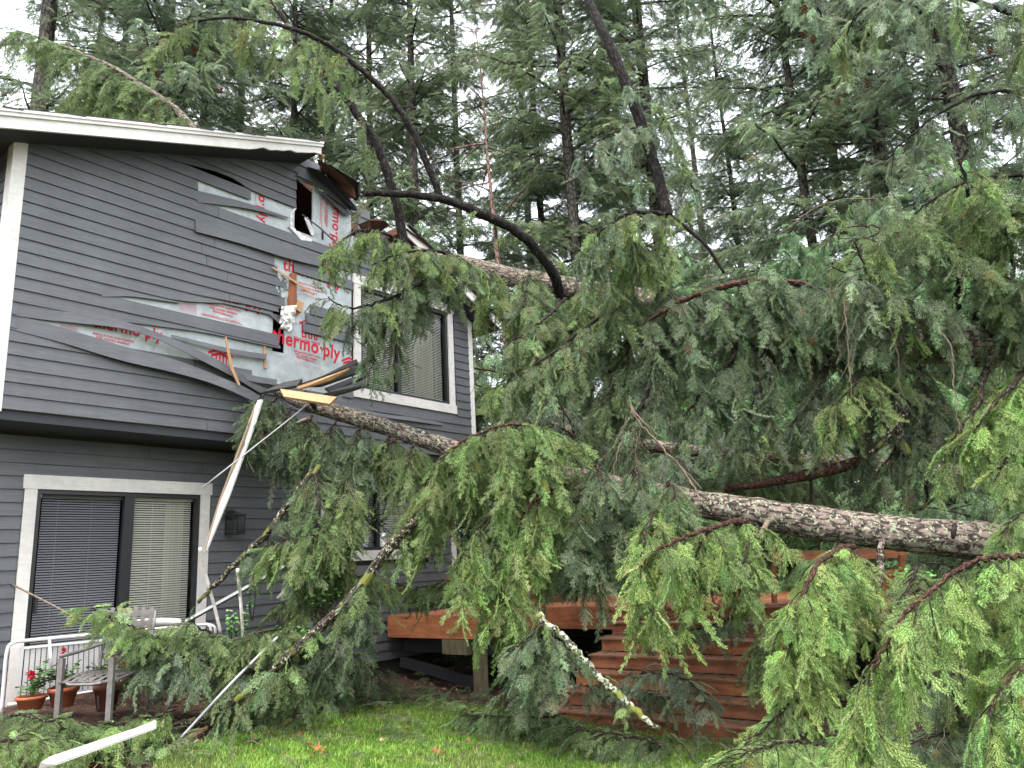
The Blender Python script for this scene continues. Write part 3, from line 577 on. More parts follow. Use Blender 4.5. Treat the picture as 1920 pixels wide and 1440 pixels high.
part('deck_post', M['oldwood'], [(8.10, 8.24, -.1, DK-.32, -7.12, -6.98)], deck)
part('deck_post', M['oldwood'], [(9.45, 9.59, -.1, DK-.30, -5.42, -5.28)], deck); part('deck_post', M['oldwood'], [(10.4, 10.54, -.1, DK-.3, -8.3, -8.16)], deck)
part('beam', M['shade_black'], [(8.26, 8.40, DK-.52, DK-.32, -8.6, -7.0)], deck); part('beam', M['oldwood'], [(8.02, 8.16, DK-.50, DK-.31, -7.60, -7.14)], deck, 'sawn grey beam end')
b = MB(); b.plank(H(8.2, .55, -8.6), H(8.2, .30, -7.0), .05, .14); b.build('brace', M['shade_black'], deck)  # braces and hidden beam painted near-black as under-deck shade
b = MB(); b.plank(H(9.5, .9, -6.8), H(12.5, .35, -6.0), .05, .14); b.build('brace', M['shade_black'], deck)
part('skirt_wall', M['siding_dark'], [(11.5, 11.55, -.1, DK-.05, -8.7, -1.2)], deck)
part('rail_post', M['deckwood'], [(13.6, 13.7, DK, DK+1.0, -8.0, -7.9)], deck); part('rail_post', M['deckwood'], [(13.6, 13.7, DK, DK+1.0, -4.2, -4.1)], deck)
part('top_rail', M['deckwood'], [(13.55, 13.75, DK+.95, DK+1.0, -8.6, -1.4)], deck)
for k in range(30): part('baluster', M['deckwood'], [(13.63, 13.67, DK+.12, DK+.95, -8.5+k*.24, -8.46+k*.24)], deck)
stairs = thing('deck_stairs', 'broad reddish cedar steps leading up to the deck, littered with twigs', 'stairs', H(7.78, 0, -5.47))
NL0, NL1 = -5.62, -3.02
for i in range(7):
    u = 7.78+i*.288; l = NL0+(.16*(6-i)*.0) - (0 if i > 3 else .05*(3-i)); r_ = NL1+(.0 if i else .05)
    part('riser', M['deckwood'] if i in (0, 2, 4) else M['deckwood_dark'], [(u, u+.035, .171*i-(.12 if i == 0 else -.012), .171*(i+1)-.024, l+.02, r_-.02)], stairs)
    part('tread', M['tread'], [(u-.034, u+.145, .171*(i+1)-.020, .171*(i+1), l, r_), (u+.150, u+.290, .171*(i+1)-.020, .171*(i+1), l, r_)], stairs)
for q in (-5.60, -4.3, -3.08):
    b = MB(); b.plank(H(7.95, .05, q), H(9.85, 1.02, q), .05, .24); b.build('stringer', M['oldwood'], stairs)
bench = thing('deck_bench', 'low cedar bench standing on the deck behind the drooping boughs', 'bench', H(9.4, DK, -7.9))
part('seat_board', M['deckwood'], [(9.2, 9.24, DK+.36, DK+.48, -8.6, -6.9)], bench); part('seat_board', M['deckwood'], [(9.241, 9.38, DK+.45, DK+.485, -8.6, -6.9)], bench); part('seat_board', M['deckwood'], [(9.39, 9.53, DK+.45, DK+.485, -8.6, -6.9)], bench)
part('leg', M['deckwood_dark'], [(9.25, 9.5, DK+.005, DK+.36, -8.4, -8.32)], bench); part('leg', M['deckwood_dark'], [(9.25, 9.5, DK+.005, DK+.36, -7.1, -7.02)], bench)
ch = thing('wooden_chair', 'red cedar slat chair on the deck beside the white house corner', 'chair', H(11.0, DK, -7.75))
for k in range(5): part('back_slat', M['deckwood'], [(11.0, 11.02, DK+.45, DK+1.25, -8.0+k*.13, -7.95+k*.13)], ch)
part('back_rail', M['deckwood'], [(10.975, 11.0, DK+.55, DK+.65, -8.05, -7.35)], ch); part('seat', M['deckwood'], [(10.55, 11.05, DK+.38, DK+.42, -8.05, -7.35)], ch)
for a in (10.6, 11.0):
    for c in (-8.03, -7.43): part('leg', M['deckwood'], [(a, a+.05, DK+.004, DK+.38, c, c+.06)], ch)
b2 = thing('planter_box', 'orange cedar planter box at the right end of the deck under the thick trunk', 'planter', W(1680, 1085, 7.4))
bb = MB(); c = W(1672, 1078, 7.6)
bb.hexa([W(1655, 1110, 7.7), W(1702, 1098, 7.4), W(1702, 1098, 8.0), W(1655, 1110, 8.3), W(1655, 1070, 7.7), W(1704, 1064, 7.4), W(1704, 1064, 8.0), W(1655, 1070, 8.3)]); bb.build('side_board', M['deckwood'], b2)
bb = MB(); bb.plank(W(1451, 1044, 8.6), W(1700, 1036, 8.0), .06, .10); bb.build('side_board', M['deckwood'], b2)
bb = MB(); bb.plank(W(1690, 1040, 7.9), W(1690, 1075, 7.9), .05, .05, up=(0, 1, 0)); bb.build('post', M['deckwood_dark'], b2)
bb = MB(); bb.plank(W(1695, 1095, 7.7), W(1697, 1160, 7.7), .05, .05, up=(0, 1, 0)); bb.build('post', M['deckwood_dark'], b2)
bb = MB(); bb.plank(W(1450, 1046, 8.7), W(1452, 1130, 8.7), .05, .05, up=(0, 1, 0)); bb.build('post', M['deckwood_dark'], b2)

# ---------------------------------------------------------------- wall lantern
lt = thing('wall_lantern', 'black box lantern with clear panes on the lower grey wall right of the door', 'lantern', H(5.47, 2.42, NL))
part('back_plate', M['black_metal'], [(5.40, 5.50, 2.42, 2.70, NL+.03, NL+.055)], lt)
part('arm', M['black_metal'], [(5.43, 5.47, 2.645, 2.675, NL+.055, NL+.16)], lt)
part('roof_plate', M['black_metal'], [(5.35, 5.55, 2.615, 2.635, NL+.06, NL+.26), (5.40, 5.50, 2.635, 2.65, NL+.11, NL+.21)], lt)
for a in (5.365, 5.525):
    for c in (NL+.075, NL+.235): part('frame_bar', M['black_metal'], [(a, a+.012, 2.40, 2.615, c, c+.012)], lt)
part('base_plate', M['black_metal'], [(5.36, 5.54, 2.385, 2.40, NL+.07, NL+.25)], lt)
part('pane', M['glass'], [(5.377, 5.525, 2.40, 2.615, NL+.239, NL+.242), (5.5285, 5.5315, 2.40, 2.615, NL+.088, NL+.235), (5.3685, 5.3715, 2.40, 2.615, NL+.088, NL+.235)], lt)
bu = MB(); bu.lathe(H(5.45, 2.44, NL+.16), [(.012, 0), (.014, .04), (.012, .09), (.004, .12)], 10); bu.build('bulb', M['glass'], lt, True)

# ---------------------------------------------------------------- white slatted railing, patio chair, pots
def lerp(a, b, t): return a*(1-t)+b*t
rl = thing('railing', 'white tube and slat railing standing in front of the sliding door', 'railing', W(15, 1322, 7.1))
TA, TB, BA, BBt = W(26, 1204, 7.15), W(372, 1172, 8.35), W(14, 1322, 7.1), W(380, 1262, 8.35)
bb = MB(); bb.tube(smooth_path([W(2, 1340, 7.0), W(8, 1270, 7.05), W(13, 1222, 7.08), W(24, 1206, 7.12), W(60, 1200, 7.25), TB*.5+W(60, 1200, 7.25)*.5, TB, W(392, 1173, 8.4), W(396, 1190, 8.4), W(398, 1230, 8.4)], 40), .016, 10, rough=0); bb.build('top_rail', M['white_metal'], rl, True)
bb = MB(); bb.tube(smooth_path([W(386, 1170, 8.5), W(402, 1176, 8.5), W(404, 1200, 8.5)], 10), .016, 8); bb.build('end_hoop', M['white_metal'], rl, True)
bb = MB(); bb.tube([BA, lerp(BA, BBt, .5), BBt], .018, 8); bb.build('bottom_rail', M['white_metal'], rl, True)
bb = MB(); bb.plank(lerp(TA, TB, .05)-hZ*.06, TB-hZ*.06, .05, .02, up=(0, 0, 1)); bb.build('slat_cap', M['white_metal'], rl)
dr = (TB-TA)/np.linalg.norm(TB-TA)
for k in range(36):
    t = .04+.93*k/35; a, c = lerp(BA, BBt, t), lerp(TA, TB, t)-hZ*.05; fr = np.cross(dr, hZ); fr /= np.linalg.norm(fr); wv = dr*.0175; b = MB()
    b.hexa([a-wv, a+wv, a+wv+fr*.012, a-wv+fr*.012, c-wv, c+wv, c+wv+fr*.012, c-wv+fr*.012]); b.build('slat', M['white_metal'], rl)
for (x, y, d, y2) in ((93, 1200, 7.3, 1262), (305, 1185, 8.0, 1225), (330, 1172, 8.1, 1215)):
    b = MB(); b.tube([W(x, y, d), W(x+4, y2, d-.02)], .013, 8); b.build('brace_tube', M['white_metal'], rl, True)
rt = MB(); rt.tube(smooth_path([W(215, 1178, 7.7), W(262, 1168, 7.8), W(300, 1166, 7.9), W(338, 1167, 8.0)], 14), .038, 12)
tag(rt.build('gutter_piece', M['white_metal'], None, True), 'thick white rounded gutter piece lying along the top of the railing', 'gutter')
pc = thing('patio_chair', 'weathered bronze metal strap chair among the flower pots', 'chair', W(195, 1258, 6.9))
yaw = math.radians(-14); ex = np.array([math.cos(yaw), math.sin(yaw), 0]); ey_ = np.array([-math.sin(yaw), math.cos(yaw), 0]); S = W(196, 1262, 6.95)
def cp(x, y, z): return S+ex*x+ey_*y+hZ*z
bw = .27
def cpart(name, pts, r, m='chair_metal', flat=None):
    b = MB()
    if flat: b.plank(pts[0], pts[1], flat[0], flat[1], up=flat[2])
    else: b.tube(smooth_path(pts, 8) if len(pts) > 2 else pts, r, 8)
    return b.build(name, M[m], pc, True if not flat else False)
for s in (-1, 1):
    cpart('back_post', [cp(s*bw, .26, -.36), cp(s*bw, .24, .05), cp(s*bw, .30, .52)], .014)
    cpart('leg', [cp(s*bw, -.22, -.38), cp(s*bw, -.22, .16)], 0, flat=(.045, .045, (0, 1, 0)))
    cpart('armrest', [cp(s*bw, -.24, .18), cp(s*bw, .0, .20), cp(s*bw, .27, .24)], .017)
for k in range(5):
    z = .12+k*.095; y = .25+(z)*.09; cpart('back_strap', [cp(-bw, y, z), cp(bw, y, z)], 0, flat=(.004, .055, (0, 0, 1)))
for k in range(6):
    x = -bw+.05+k*.088; b = MB(); b.hexa([cp(x-.024, .262, .06), cp(x+.024, .262, .06), cp(x+.024, .266, .06), cp(x-.024, .266, .06), cp(x-.024, .302, .56), cp(x+.024, .302, .56), cp(x+.024, .306, .56), cp(x-.024, .306, .56)]); b.build('back_strap', M['chair_metal'], pc)
def seat_z(y): return .0-.05*((y+.0)/.25)**2*(1 if y < 0 else .2)
for k in range(6):
    y = -.22+k*.088; cpart('seat_strap', [cp(-bw, y, seat_z(y)), cp(bw, y, seat_z(y))], 0, flat=(.06, .004, (0, 0, 1)))
for k in range(6):
    x = -bw+.05+k*.088; b = MB(); vs = []
    ys = np.linspace(-.25, .26, 7)
    for y in ys: vs += [cp(x-.024, y, seat_z(y)+.006), cp(x+.024, y, seat_z(y)+.006), cp(x+.024, y, seat_z(y)+.001), cp(x-.024, y, seat_z(y)+.001)]
    b.add(vs, [(4*i+j, 4*i+(j+1) % 4, 4*i+4+(j+1) % 4, 4*i+4+j) for i in range(6) for j in range(4)]); b.build('seat_strap', M['chair_metal'], pc)
cpart('seat_rim', [cp(-bw, .25, 0), cp(-bw-.01, 0, -.005), cp(-bw+.02, -.24, -.05), cp(0, -.27, -.055), cp(bw-.02, -.24, -.05), cp(bw+.01, 0, -.005), cp(bw, .25, 0)], .013)
def leaf_mesh(b, c, d, up, L, Wd, fold=.15):
    d = np.array(d)/np.linalg.norm(d); s = np.cross(d, up); s /= np.linalg.norm(s)+1e-9; u2 = np.cross(s, d)
    P = [c, c+d*L*.35+s*Wd*.5+u2*fold*Wd, c+d*L*.75+s*Wd*.42+u2*fold*Wd, c+d*L, c+d*L*.75-s*Wd*.42+u2*fold*Wd, c+d*L*.35-s*Wd*.5+u2*fold*Wd, c+d*L*.5]
    b.add(P, [(0, 1, 6), (1, 2, 6), (2, 3, 6), (3, 4, 6), (4, 5, 6), (5, 0, 6)])
def geranium(x, y, d, r, h, label, m='terracotta', flowers=(), spread=.16, nleaf=70):
    base = W(x, y, d); p = thing('flower_pot', label, 'flower pot', base)
    b = MB(); b.lathe(base, [(r*.68, 0), (r*.94, h*.78), (r*1.04, h*.78), (r*1.06, h), (r*.96, h), (r*.92, h*.9), (r*.1, h*.88)], 24); b.build('pot', M[m], p, True)
    b = MB(); b.lathe(base, [(r*.93, h*.86), (r*.5, h*.90), (.001, h*.91)], 16); b.build('soil', M['soil'], p, True)
    b = MB(); st = MB(); q = random.Random(int(x)); top = base+hZ*h
    for k in range(9):
        a = q.uniform(0, 6.28); e = top+np.array([math.cos(a)*spread*q.uniform(.2, 1), math.sin(a)*spread*q.uniform(.2, 1), q.uniform(.08, .24)]); st.tube([top-hZ*.02, lerp(top, e, .6)+hZ*.03, e], [.006, .005, .003], 5)
        for _ in range(nleaf//9):
            c = lerp(top, e, q.uniform(.3, 1.05))+np.array([q.uniform(-.05, .05) for _ in range(3)]); aa = q.uniform(0, 6.28); leaf_mesh(b, c, (math.cos(aa), math.sin(aa), q.uniform(-.5, .4)), (q.uniform(-.3, .3), q.uniform(-.3, .3), 1), q.uniform(.035, .065), q.uniform(.04, .065))
    st.build('stem', M['leaf_g'], p); b.build('leaves', M['leaf_g'], p, kind='stuff')
    for fx, fy in flowers:
        c = W(fx, fy, d-.03); f = MB(); s2 = MB(); s2.tube([top+hZ*.05, lerp(top, c, .6)+hZ*.02, c], [.004, .003, .003], 5); s2.build('stem', M['leaf_g'], p)
        for _ in range(26):
            v = np.array([q.gauss(0, 1) for _ in range(3)]); v /= np.linalg.norm(v); leaf_mesh(f, c+v*.012, v, (0.3, .2, 1), .03, .026)
        f.build('flower', M['petal'], p)
geranium(57, 1331, 6.85, .125, .12, 'wide low terracotta pot with a red geranium, leftmost of the pots', flowers=[(55, 1264), (61, 1266)], nleaf=110)
geranium(117, 1325, 7.0, .125, .17, 'terracotta pot with a leggy geranium left of the chair legs', flowers=[(118, 1222)], spread=.2, nleaf=80)
geranium(199, 1332, 7.25, .12, .24, 'tall dark brown pot under the seat of the metal chair', 'terracotta_dark', flowers=[(209, 1236), (214, 1238)], spread=.2, nleaf=80)
geranium(249, 1300, 7.7, .078, .15, 'small bright terracotta pot right of the metal chair', flowers=[(232, 1234), (233, 1241), (290, 1217)], spread=.18, nleaf=60)
geranium(222, 1290, 8.0, .06, .14, 'little terracotta pot mostly hidden behind the dark pot', spread=.1, nleaf=40)

# ---------------------------------------------------------------- loose rods, trims and splinters
def rod(name, label, cat, pts, r, m, sides=8, group=None, sm=True):
    P = [np.array(p) for p in pts]; b = MB(); b.tube(smooth_path(P, 4*len(P)) if len(P) > 2 else P, r, sides); o = b.build(name, M[m], None, sm); return tag(o, label, cat, group)
def strip(name, label, cat, loop, vec, m, group=None):
    b = MB(); b.prism(loop, vec); return tag(b.build(name, M[m], None), label, cat, group)
strip('trim_strip', 'long white trim strip torn from the corner, leaning down past the sliding door', 'trim strip', [W(483, 750, 8.85), W(491, 749, 8.85), W(475, 800, 8.7), W(430, 925, 8.4), W(386, 1032, 8.1), W(383, 1036, 8.1), W(415, 935, 8.4), W(456, 825, 8.7)], (.012, .02, 0), 'trim')
strip('wood_strip', 'thin raw wood edge split off along the leaning white trim strip', 'wood strip', [W(478, 758, 8.84), W(481, 758, 8.84), W(452, 838, 8.6), W(413, 940, 8.38), W(384, 1030, 8.09), W(382, 1030, 8.09), W(411, 936, 8.38)], (.0, .02, 0), 'raw_pale')
rod('cable', 'thin grey cable stretched from the broken trunk to the door head trim', 'cable', [W(578, 752, 8.8), W(560, 772, 8.8), W(380, 914, 8.33)], .0085, 'steel')
rod('downspout', 'grey metal downspout leaning across the wall under the boughs', 'downspout', [W(348, 1166, 7.9), W(520, 1070, 8.5), W(695, 973, 9.2)], .024, 'steel', 4)
rod('metal_rod', 'thin straight grey rod stuck in the mulch in front of the branches', 'rod', [G(325, 1399), W(430, 1285, 6.9), W(520, 1195, 7.3)], .0125, 'steel')
pl = [W(70, 1442, 6.0), W(78, 1428, 6.0), W(92, 1420, 6.05), W(196, 1386, 6.4), W(190, 1399, 6.4)]
strip('trim_board', 'white trim board with a pointed end lying on the boughs by the mulch', 'trim board', [W(72, 1441, 5.05), W(76, 1430, 5.05), W(94, 1418, 5.12), W(245, 1368, 5.7), W(291, 1350, 5.9), W(291, 1364, 5.88), W(228, 1386, 5.65), W(100, 1433, 5.1)], (.004, .014, -.012), 'trim')
strip('shingle_tab', 'loose grey shingle tab lying where the lawn meets the mulch', 'shingle', [G(548, 1370)+hZ*.02, G(572, 1364)+hZ*.02, G(581, 1350)+hZ*.05, G(556, 1352)+hZ*.05], (0, 0, .012), 'steel')
strip('wood_splinter', 'orange wood splinter on the mulch beside the thin grey rod', 'splinter', [G(337, 1397)+hZ*.02, G(342, 1398)+hZ*.02, G(389, 1379)+hZ*.05, G(388, 1376)+hZ*.05], (0, 0, .02), 'fresh_wood')
strip('wood_splinter', 'short bent pale splinter on the mulch nearer the lawn', 'splinter', [G(348, 1409)+hZ*.02, G(352, 1410)+hZ*.02, G(372, 1400)+hZ*.04, G(370, 1398)+hZ*.04], (0, 0, .015), 'fresh_wood')
strip('rotten_wood', 'crumbling orange rotten wood piece along the edge of the lawn', 'wood', [G(492, 1385)+hZ*.02, G(510, 1384)+hZ*.03, G(548, 1371)+hZ*.04, G(545, 1364)+hZ*.06, G(515, 1374)+hZ*.05], (0, 0, .03), 'fresh_wood')
strip('wood_plank', 'raw orange plank snapped and resting on the upper end of the trunk', 'plank', [W(525, 729, 8.75), W(631, 744, 8.7), W(618, 757, 8.6), W(532, 743, 8.65)], (.0, .03, -.02), 'fresh_wood')
DB = 'snapped siding boards fanned out over the trunk'
strip('board_fragment', 'longest snapped siding board, topmost of the fan above the trunk', 'siding board', [W(590, 712, 9.0), W(668, 673, 8.9), W(672, 680, 8.9), W(604, 716, 9.0)], (.0, .05, -.015), 'siding', DB)
strip('board_fragment', 'snapped siding board with a raw wood edge, second in the fan', 'siding board', [W(552, 723, 8.85), W(655, 688, 8.8), W(684, 681, 8.8), W(685, 692, 8.8), W(600, 722, 8.9)], (.0, .05, -.015), 'siding', DB)
strip('board_fragment', 'narrow snapped siding board, third in the fan by the window', 'siding board', [W(608, 728, 8.9), W(690, 696, 8.75), W(692, 702, 8.75), W(620, 735, 8.9)], (.0, .05, -.015), 'siding', DB)
strip('board_fragment', 'lowest snapped siding board in the fan, over the window sill', 'siding board', [W(606, 738, 8.85), W(690, 710, 8.7), W(692, 720, 8.7), W(625, 740, 8.85)], (.0, .05, -.015), 'siding', DB)
strip('board_fragment', 'dark broken board end jutting left out of the fan of boards', 'siding board', [W(494, 734, 8.8), W(530, 717, 8.8), W(566, 710, 8.8), W(558, 722, 8.8)], (.0, .05, -.015), 'siding', DB)
strip('wood_strip', 'thin raw wood strip between the fanned boards above the trunk', 'wood strip', [W(556, 725, 8.78), W(612, 706, 8.78), W(654, 690, 8.75), W(655, 692, 8.75), W(620, 712, 8.78), W(560, 729, 8.78)], (.0, .02, -.01), 'fresh_wood')
rod('stick', 'broken orange tipped branch propped on the patio chair back', 'stick', [W(19, 1094, 7.6), W(90, 1130, 7.3), W(141, 1158, 7.1)], [.009]*12, 'twig_pale', 6)
rod('birch_stem', 'bent white birch stem leaning on the right trim of the door', 'birch stem', [W(375, 1027, 7.9), W(381, 1060, 7.95), W(392, 1100, 8.0), W(404, 1145, 8.0), W(414, 1188, 8.0)], .018, 'birch')
rod('birch_stem', 'straight white birch stem standing right of the door corner', 'birch stem', [W(445, 1066, 7.8), W(449, 1100, 7.8), W(453, 1150, 7.8), W(457, 1212, 7.8)], .017, 'birch')
rod('birch_stem', 'short white birch stem leaning up to the right under the boughs', 'birch stem', [W(520, 1122, 8.0), W(543, 1096, 8.1), W(566, 1058, 8.2)], .017, 'birch')
rod('stick', 'slender forked brown stick behind the leftmost white birch stem', 'stick', [W(472, 1122, 8.0), W(490, 1060, 8.1), W(540, 1020, 8.2), W(520, 1000, 8.2)], .005, 'twig_pale', 5)
rod('stick', 'pale broken stick lying low over the boughs at the mulch edge', 'stick', [W(444, 1310, 7.3), W(470, 1308, 7.4), W(502, 1296, 7.5)], .009, 'birch', 5)
# ---------------------------------------------------------------- needle sprays
def spray_mesh(name, length, twig_gap, twig_len, nd_gap, nd_len, nd_w, rows, seed, droop=.15, stem_r=.0025, stem_mat='twig', leafmat='needle'):
    r = random.Random(seed); v = []; f = []; mi = []
    def tube(P, ra, rb):
        for i in range(len(P)-1):
            a, c = P[i], P[i+1]; t = (c-a).normalized(); s = t.cross(Vector((0, 0, 1))); s = s.normalized() if s.length > .01 else Vector((0, 1, 0)); u = s.cross(t); b = len(v)
            for q, rr in ((a, ra), (c, rb)):
                for k in range(3): th = 2.094*k; v.append(q+s*math.cos(th)*rr+u*math.sin(th)*rr)
            for k in range(3): f.append((b+k, b+(k+1) % 3, b+3+(k+1) % 3, b+3+k)); mi.append(1)
    def needles(P):
        L = 0; nxt = 0
        for i in range(len(P)-1):
            a, c = P[i], P[i+1]; t = (c-a).normalized(); s = t.cross(Vector((0, 0, 1))); s = s.normalized() if s.length > .01 else Vector((0, 1, 0)); u = s.cross(t); d = (c-a).length; q = 0
            while q < d:
                p = a+t*q
                for k in range(rows):
                    ang = {0: 0.15, 1: math.pi-.15, 2: math.pi/2, 3: -math.pi/2}[k]+r.gauss(0, .35); fw = r.uniform(.35, .85); ln = nd_len*r.uniform(.75, 1.1)
                    dr = (s*math.cos(ang)+u*math.sin(ang)+t*fw).normalized(); sd = dr.cross(u if k < 2 else s).normalized()*nd_w*.5; b = len(v)
                    pp = p+t*r.uniform(-.5, .5)*nd_gap; v.extend([pp-sd*.6, pp+sd*.6, pp+dr*ln*.6+sd, pp+dr*ln, pp+dr*ln*.6-sd][:1]+[pp+dr*ln*.45+sd*1.0, pp+dr*ln, pp+dr*ln*.45-sd*1.0])
                    f.append((b, b+1, b+2, b+3)); mi.append(0)
                q += nd_gap
    n = 9; ax = [Vector((length*i/n, r.gauss(0, .004), -droop*length*(i/n)**2+r.gauss(0, .003))) for i in range(n+1)]
    tube(ax, stem_r, stem_r*.5); needles(ax[2:]); d = twig_gap*1.2; side = 1
    while d < length*.96:
        t = d/length; i = min(int(t*n), n-1); p = ax[i].lerp(ax[i+1], t*n-i); L = twig_len*(1-t)**.75*r.uniform(.7, 1.15)+.03; an = math.radians(r.uniform(42, 62)); P = []
        for k in range(4):
            q = k/3; P.append(p+Vector((math.cos(an-.25*q)*L*q, side*math.sin(an-.25*q)*L*q, -droop*1.3*L*q*q+r.gauss(0, .003))))
        tube(P, stem_r*.6, stem_r*.4); needles(P); side *= -1; d += twig_gap*r.uniform(.75, 1.25)
    me = bpy.data.meshes.new(name); me.from_pydata([tuple(q) for q in v], [], f); me.materials.append(M[leafmat]); me.materials.append(M[stem_mat]); me.polygons.foreach_set('material_index', mi); me.update()
    return me
SPR = bpy.data.collections.new('needle_sprays'); SPRAYS = {}
def reg(kind, meshes):
    c = bpy.data.collections.new('spray_'+kind); 
    for k, me in enumerate(meshes): o = bpy.data.objects.new('spray_%s_%d' % (kind, k), me); c.objects.link(o)
    SPRAYS[kind] = (c, len(meshes))
reg('near', [spray_mesh('near_spray', L, g, tl, .0080, .027, .0044, 3, s, dr) for s, L, g, tl, dr in ((1, .32, .036, .12, .18), (2, .38, .042, .09, .3), (3, .24, .034, .13, .1), (4, .30, .06, .10, .25), (5, .42, .05, .075, .4), (6, .2, .03, .08, .1))])
reg('mid', [spray_mesh('mid_spray', L, g, tl, .0095, .027, .0054, 3, s, dr) for s, L, g, tl, dr in ((4, .32, .036, .105, .18), (5, .38, .044, .08, .3), (6, .24, .034, .12, .1), (14, .30, .06, .09, .25), (15, .44, .05, .065, .4), (16, .2, .03, .075, .1))])
reg('far', [spray_mesh('far_spray', .42, .048, .13, .013, .032, .0080, 3, s, .3, .004) for s in (7, 8, 9)])
reg('cedar', [spray_mesh('cedar_spray', .42, .045, .15, .013, .030, .012, 2, s, .5, .003) for s in (17, 18, 19)])
def blade_clump(seed):
    r = random.Random(seed); v = []; f = []
    for _ in range(20):
        a = r.uniform(0, 6.28); x, y = r.gauss(0, .035), r.gauss(0, .035); h = r.uniform(.04, .09); w_ = .0045; dx, dy = math.cos(a)*w_, math.sin(a)*w_; lx, ly = r.gauss(0, .018), r.gauss(0, .018); b = len(v)
        v += [(x-dx, y-dy, 0), (x+dx, y+dy, 0), (x+dx*.8+lx*.4, y+dy*.8+ly*.4, h*.6), (x+lx, y+ly, h), (x-dx*.8+lx*.4, y-dy*.8+ly*.4, h*.6)]; f += [(b, b+1, b+2, b+4), (b+4, b+2, b+3)]
    me = bpy.data.meshes.new('blade_clump'); me.from_pydata(v, [], f); me.materials.append(M['blade']); return me
reg('grass', [blade_clump(s) for s in (1, 2, 3, 4)])
def node_group(kind):
    c, n = SPRAYS[kind]; g = bpy.data.node_groups.new('scatter_'+kind, 'GeometryNodeTree'); g.interface.new_socket('Geometry', in_out='INPUT', socket_type='NodeSocketGeometry'); g.interface.new_socket('Geometry', in_out='OUTPUT', socket_type='NodeSocketGeometry')
    N = g.nodes.new; i, o, ci, ip = N('NodeGroupInput'), N('NodeGroupOutput'), N('GeometryNodeCollectionInfo'), N('GeometryNodeInstanceOnPoints')
    ci.inputs['Collection'].default_value = c; ci.inputs['Separate Children'].default_value = True; ci.inputs['Reset Children'].default_value = True
    def attr(nm, ty): a = N('GeometryNodeInputNamedAttribute'); a.data_type = ty; a.inputs['Name'].default_value = nm; return [s for s in a.outputs if s.enabled and s.name == 'Attribute'][0]
    ip.inputs['Pick Instance'].default_value = True; L = g.links.new; L(i.outputs[0], ip.inputs['Points']); L(ci.outputs[0], ip.inputs['Instance'])
    L(attr('idx', 'INT'), ip.inputs['Instance Index']); L(attr('scl', 'FLOAT'), ip.inputs['Scale'])
    e = N('FunctionNodeEulerToRotation'); L(attr('rot', 'FLOAT_VECTOR'), e.inputs[0]); L(e.outputs[0], ip.inputs['Rotation']); L(ip.outputs[0], o.inputs[0]); return g
NG = {}
class Crown:
    def __init__(s, kind='mid'): s.k = kind; s.p = []; s.d = []; s.u = []; s.s = []; s.c = []
    def add(s, p, d, up, sc, col): s.p.append(p); s.d.append(d); s.u.append(up); s.s.append(sc); s.c.append(col)
    def build(s, parent, name='foliage', vary=.22):
        n = len(s.p)
        if not n: return
        P = np.array(s.p, float); X = np.array(s.d, float); X /= np.linalg.norm(X, axis=1)[:, None]; Uq = np.array(s.u, float)
        Y = np.cross(Uq, X); l = np.linalg.norm(Y, axis=1); bad = l < .05; Y[bad] = np.cross(np.array([.3, 1, .1]), X[bad]); Y /= np.linalg.norm(Y, axis=1)[:, None]; Z = np.cross(X, Y)
        rx = np.arctan2(Y[:, 2], Z[:, 2]); ry = np.arcsin(np.clip(-X[:, 2], -1, 1)); rz = np.arctan2(X[:, 1], X[:, 0])
        root = np.array([0., 0, 0]); q = parent
        while q is not None: root = root+np.array(q.location); q = q.parent
        me = bpy.data.meshes.new(name); me.vertices.add(n); me.vertices.foreach_set('co', (P-root).astype(np.float32).ravel())
        a = me.attributes.new('rot', 'FLOAT_VECTOR', 'POINT'); a.data.foreach_set('vector', np.stack([rx, ry, rz], 1).astype(np.float32).ravel())
        a = me.attributes.new('scl', 'FLOAT', 'POINT'); a.data.foreach_set('value', np.array(s.s, dtype=np.float32))
        a = me.attributes.new('idx', 'INT', 'POINT'); a.data.foreach_set('value', RNG.integers(0, SPRAYS[s.k][1], n).astype(np.int32))
        c = np.array(s.c, float); c = c*np.exp(RNG.normal(0, vary, (n, 1)))*np.exp(RNG.normal(0, .06, (n, 3))); dead = RNG.random(n) < (.012 if s.k in ('mid', 'near') else .01); c[dead] *= np.array([1.05, .72, .6]); c = np.hstack([np.clip(c, 0, .6), np.ones((n, 1))])
        a = me.attributes.new('col', 'FLOAT_COLOR', 'POINT'); a.data.foreach_set('color', c.astype(np.float32).ravel())
        o = bpy.data.objects.new(name, me); COL.objects.link(o); o.parent = parent; o['kind'] = 'stuff'
        if s.k not in NG: NG[s.k] = node_group(s.k)
        md = o.modifiers.new('scatter', 'NODES'); md.node_group = NG[s.k]; return o
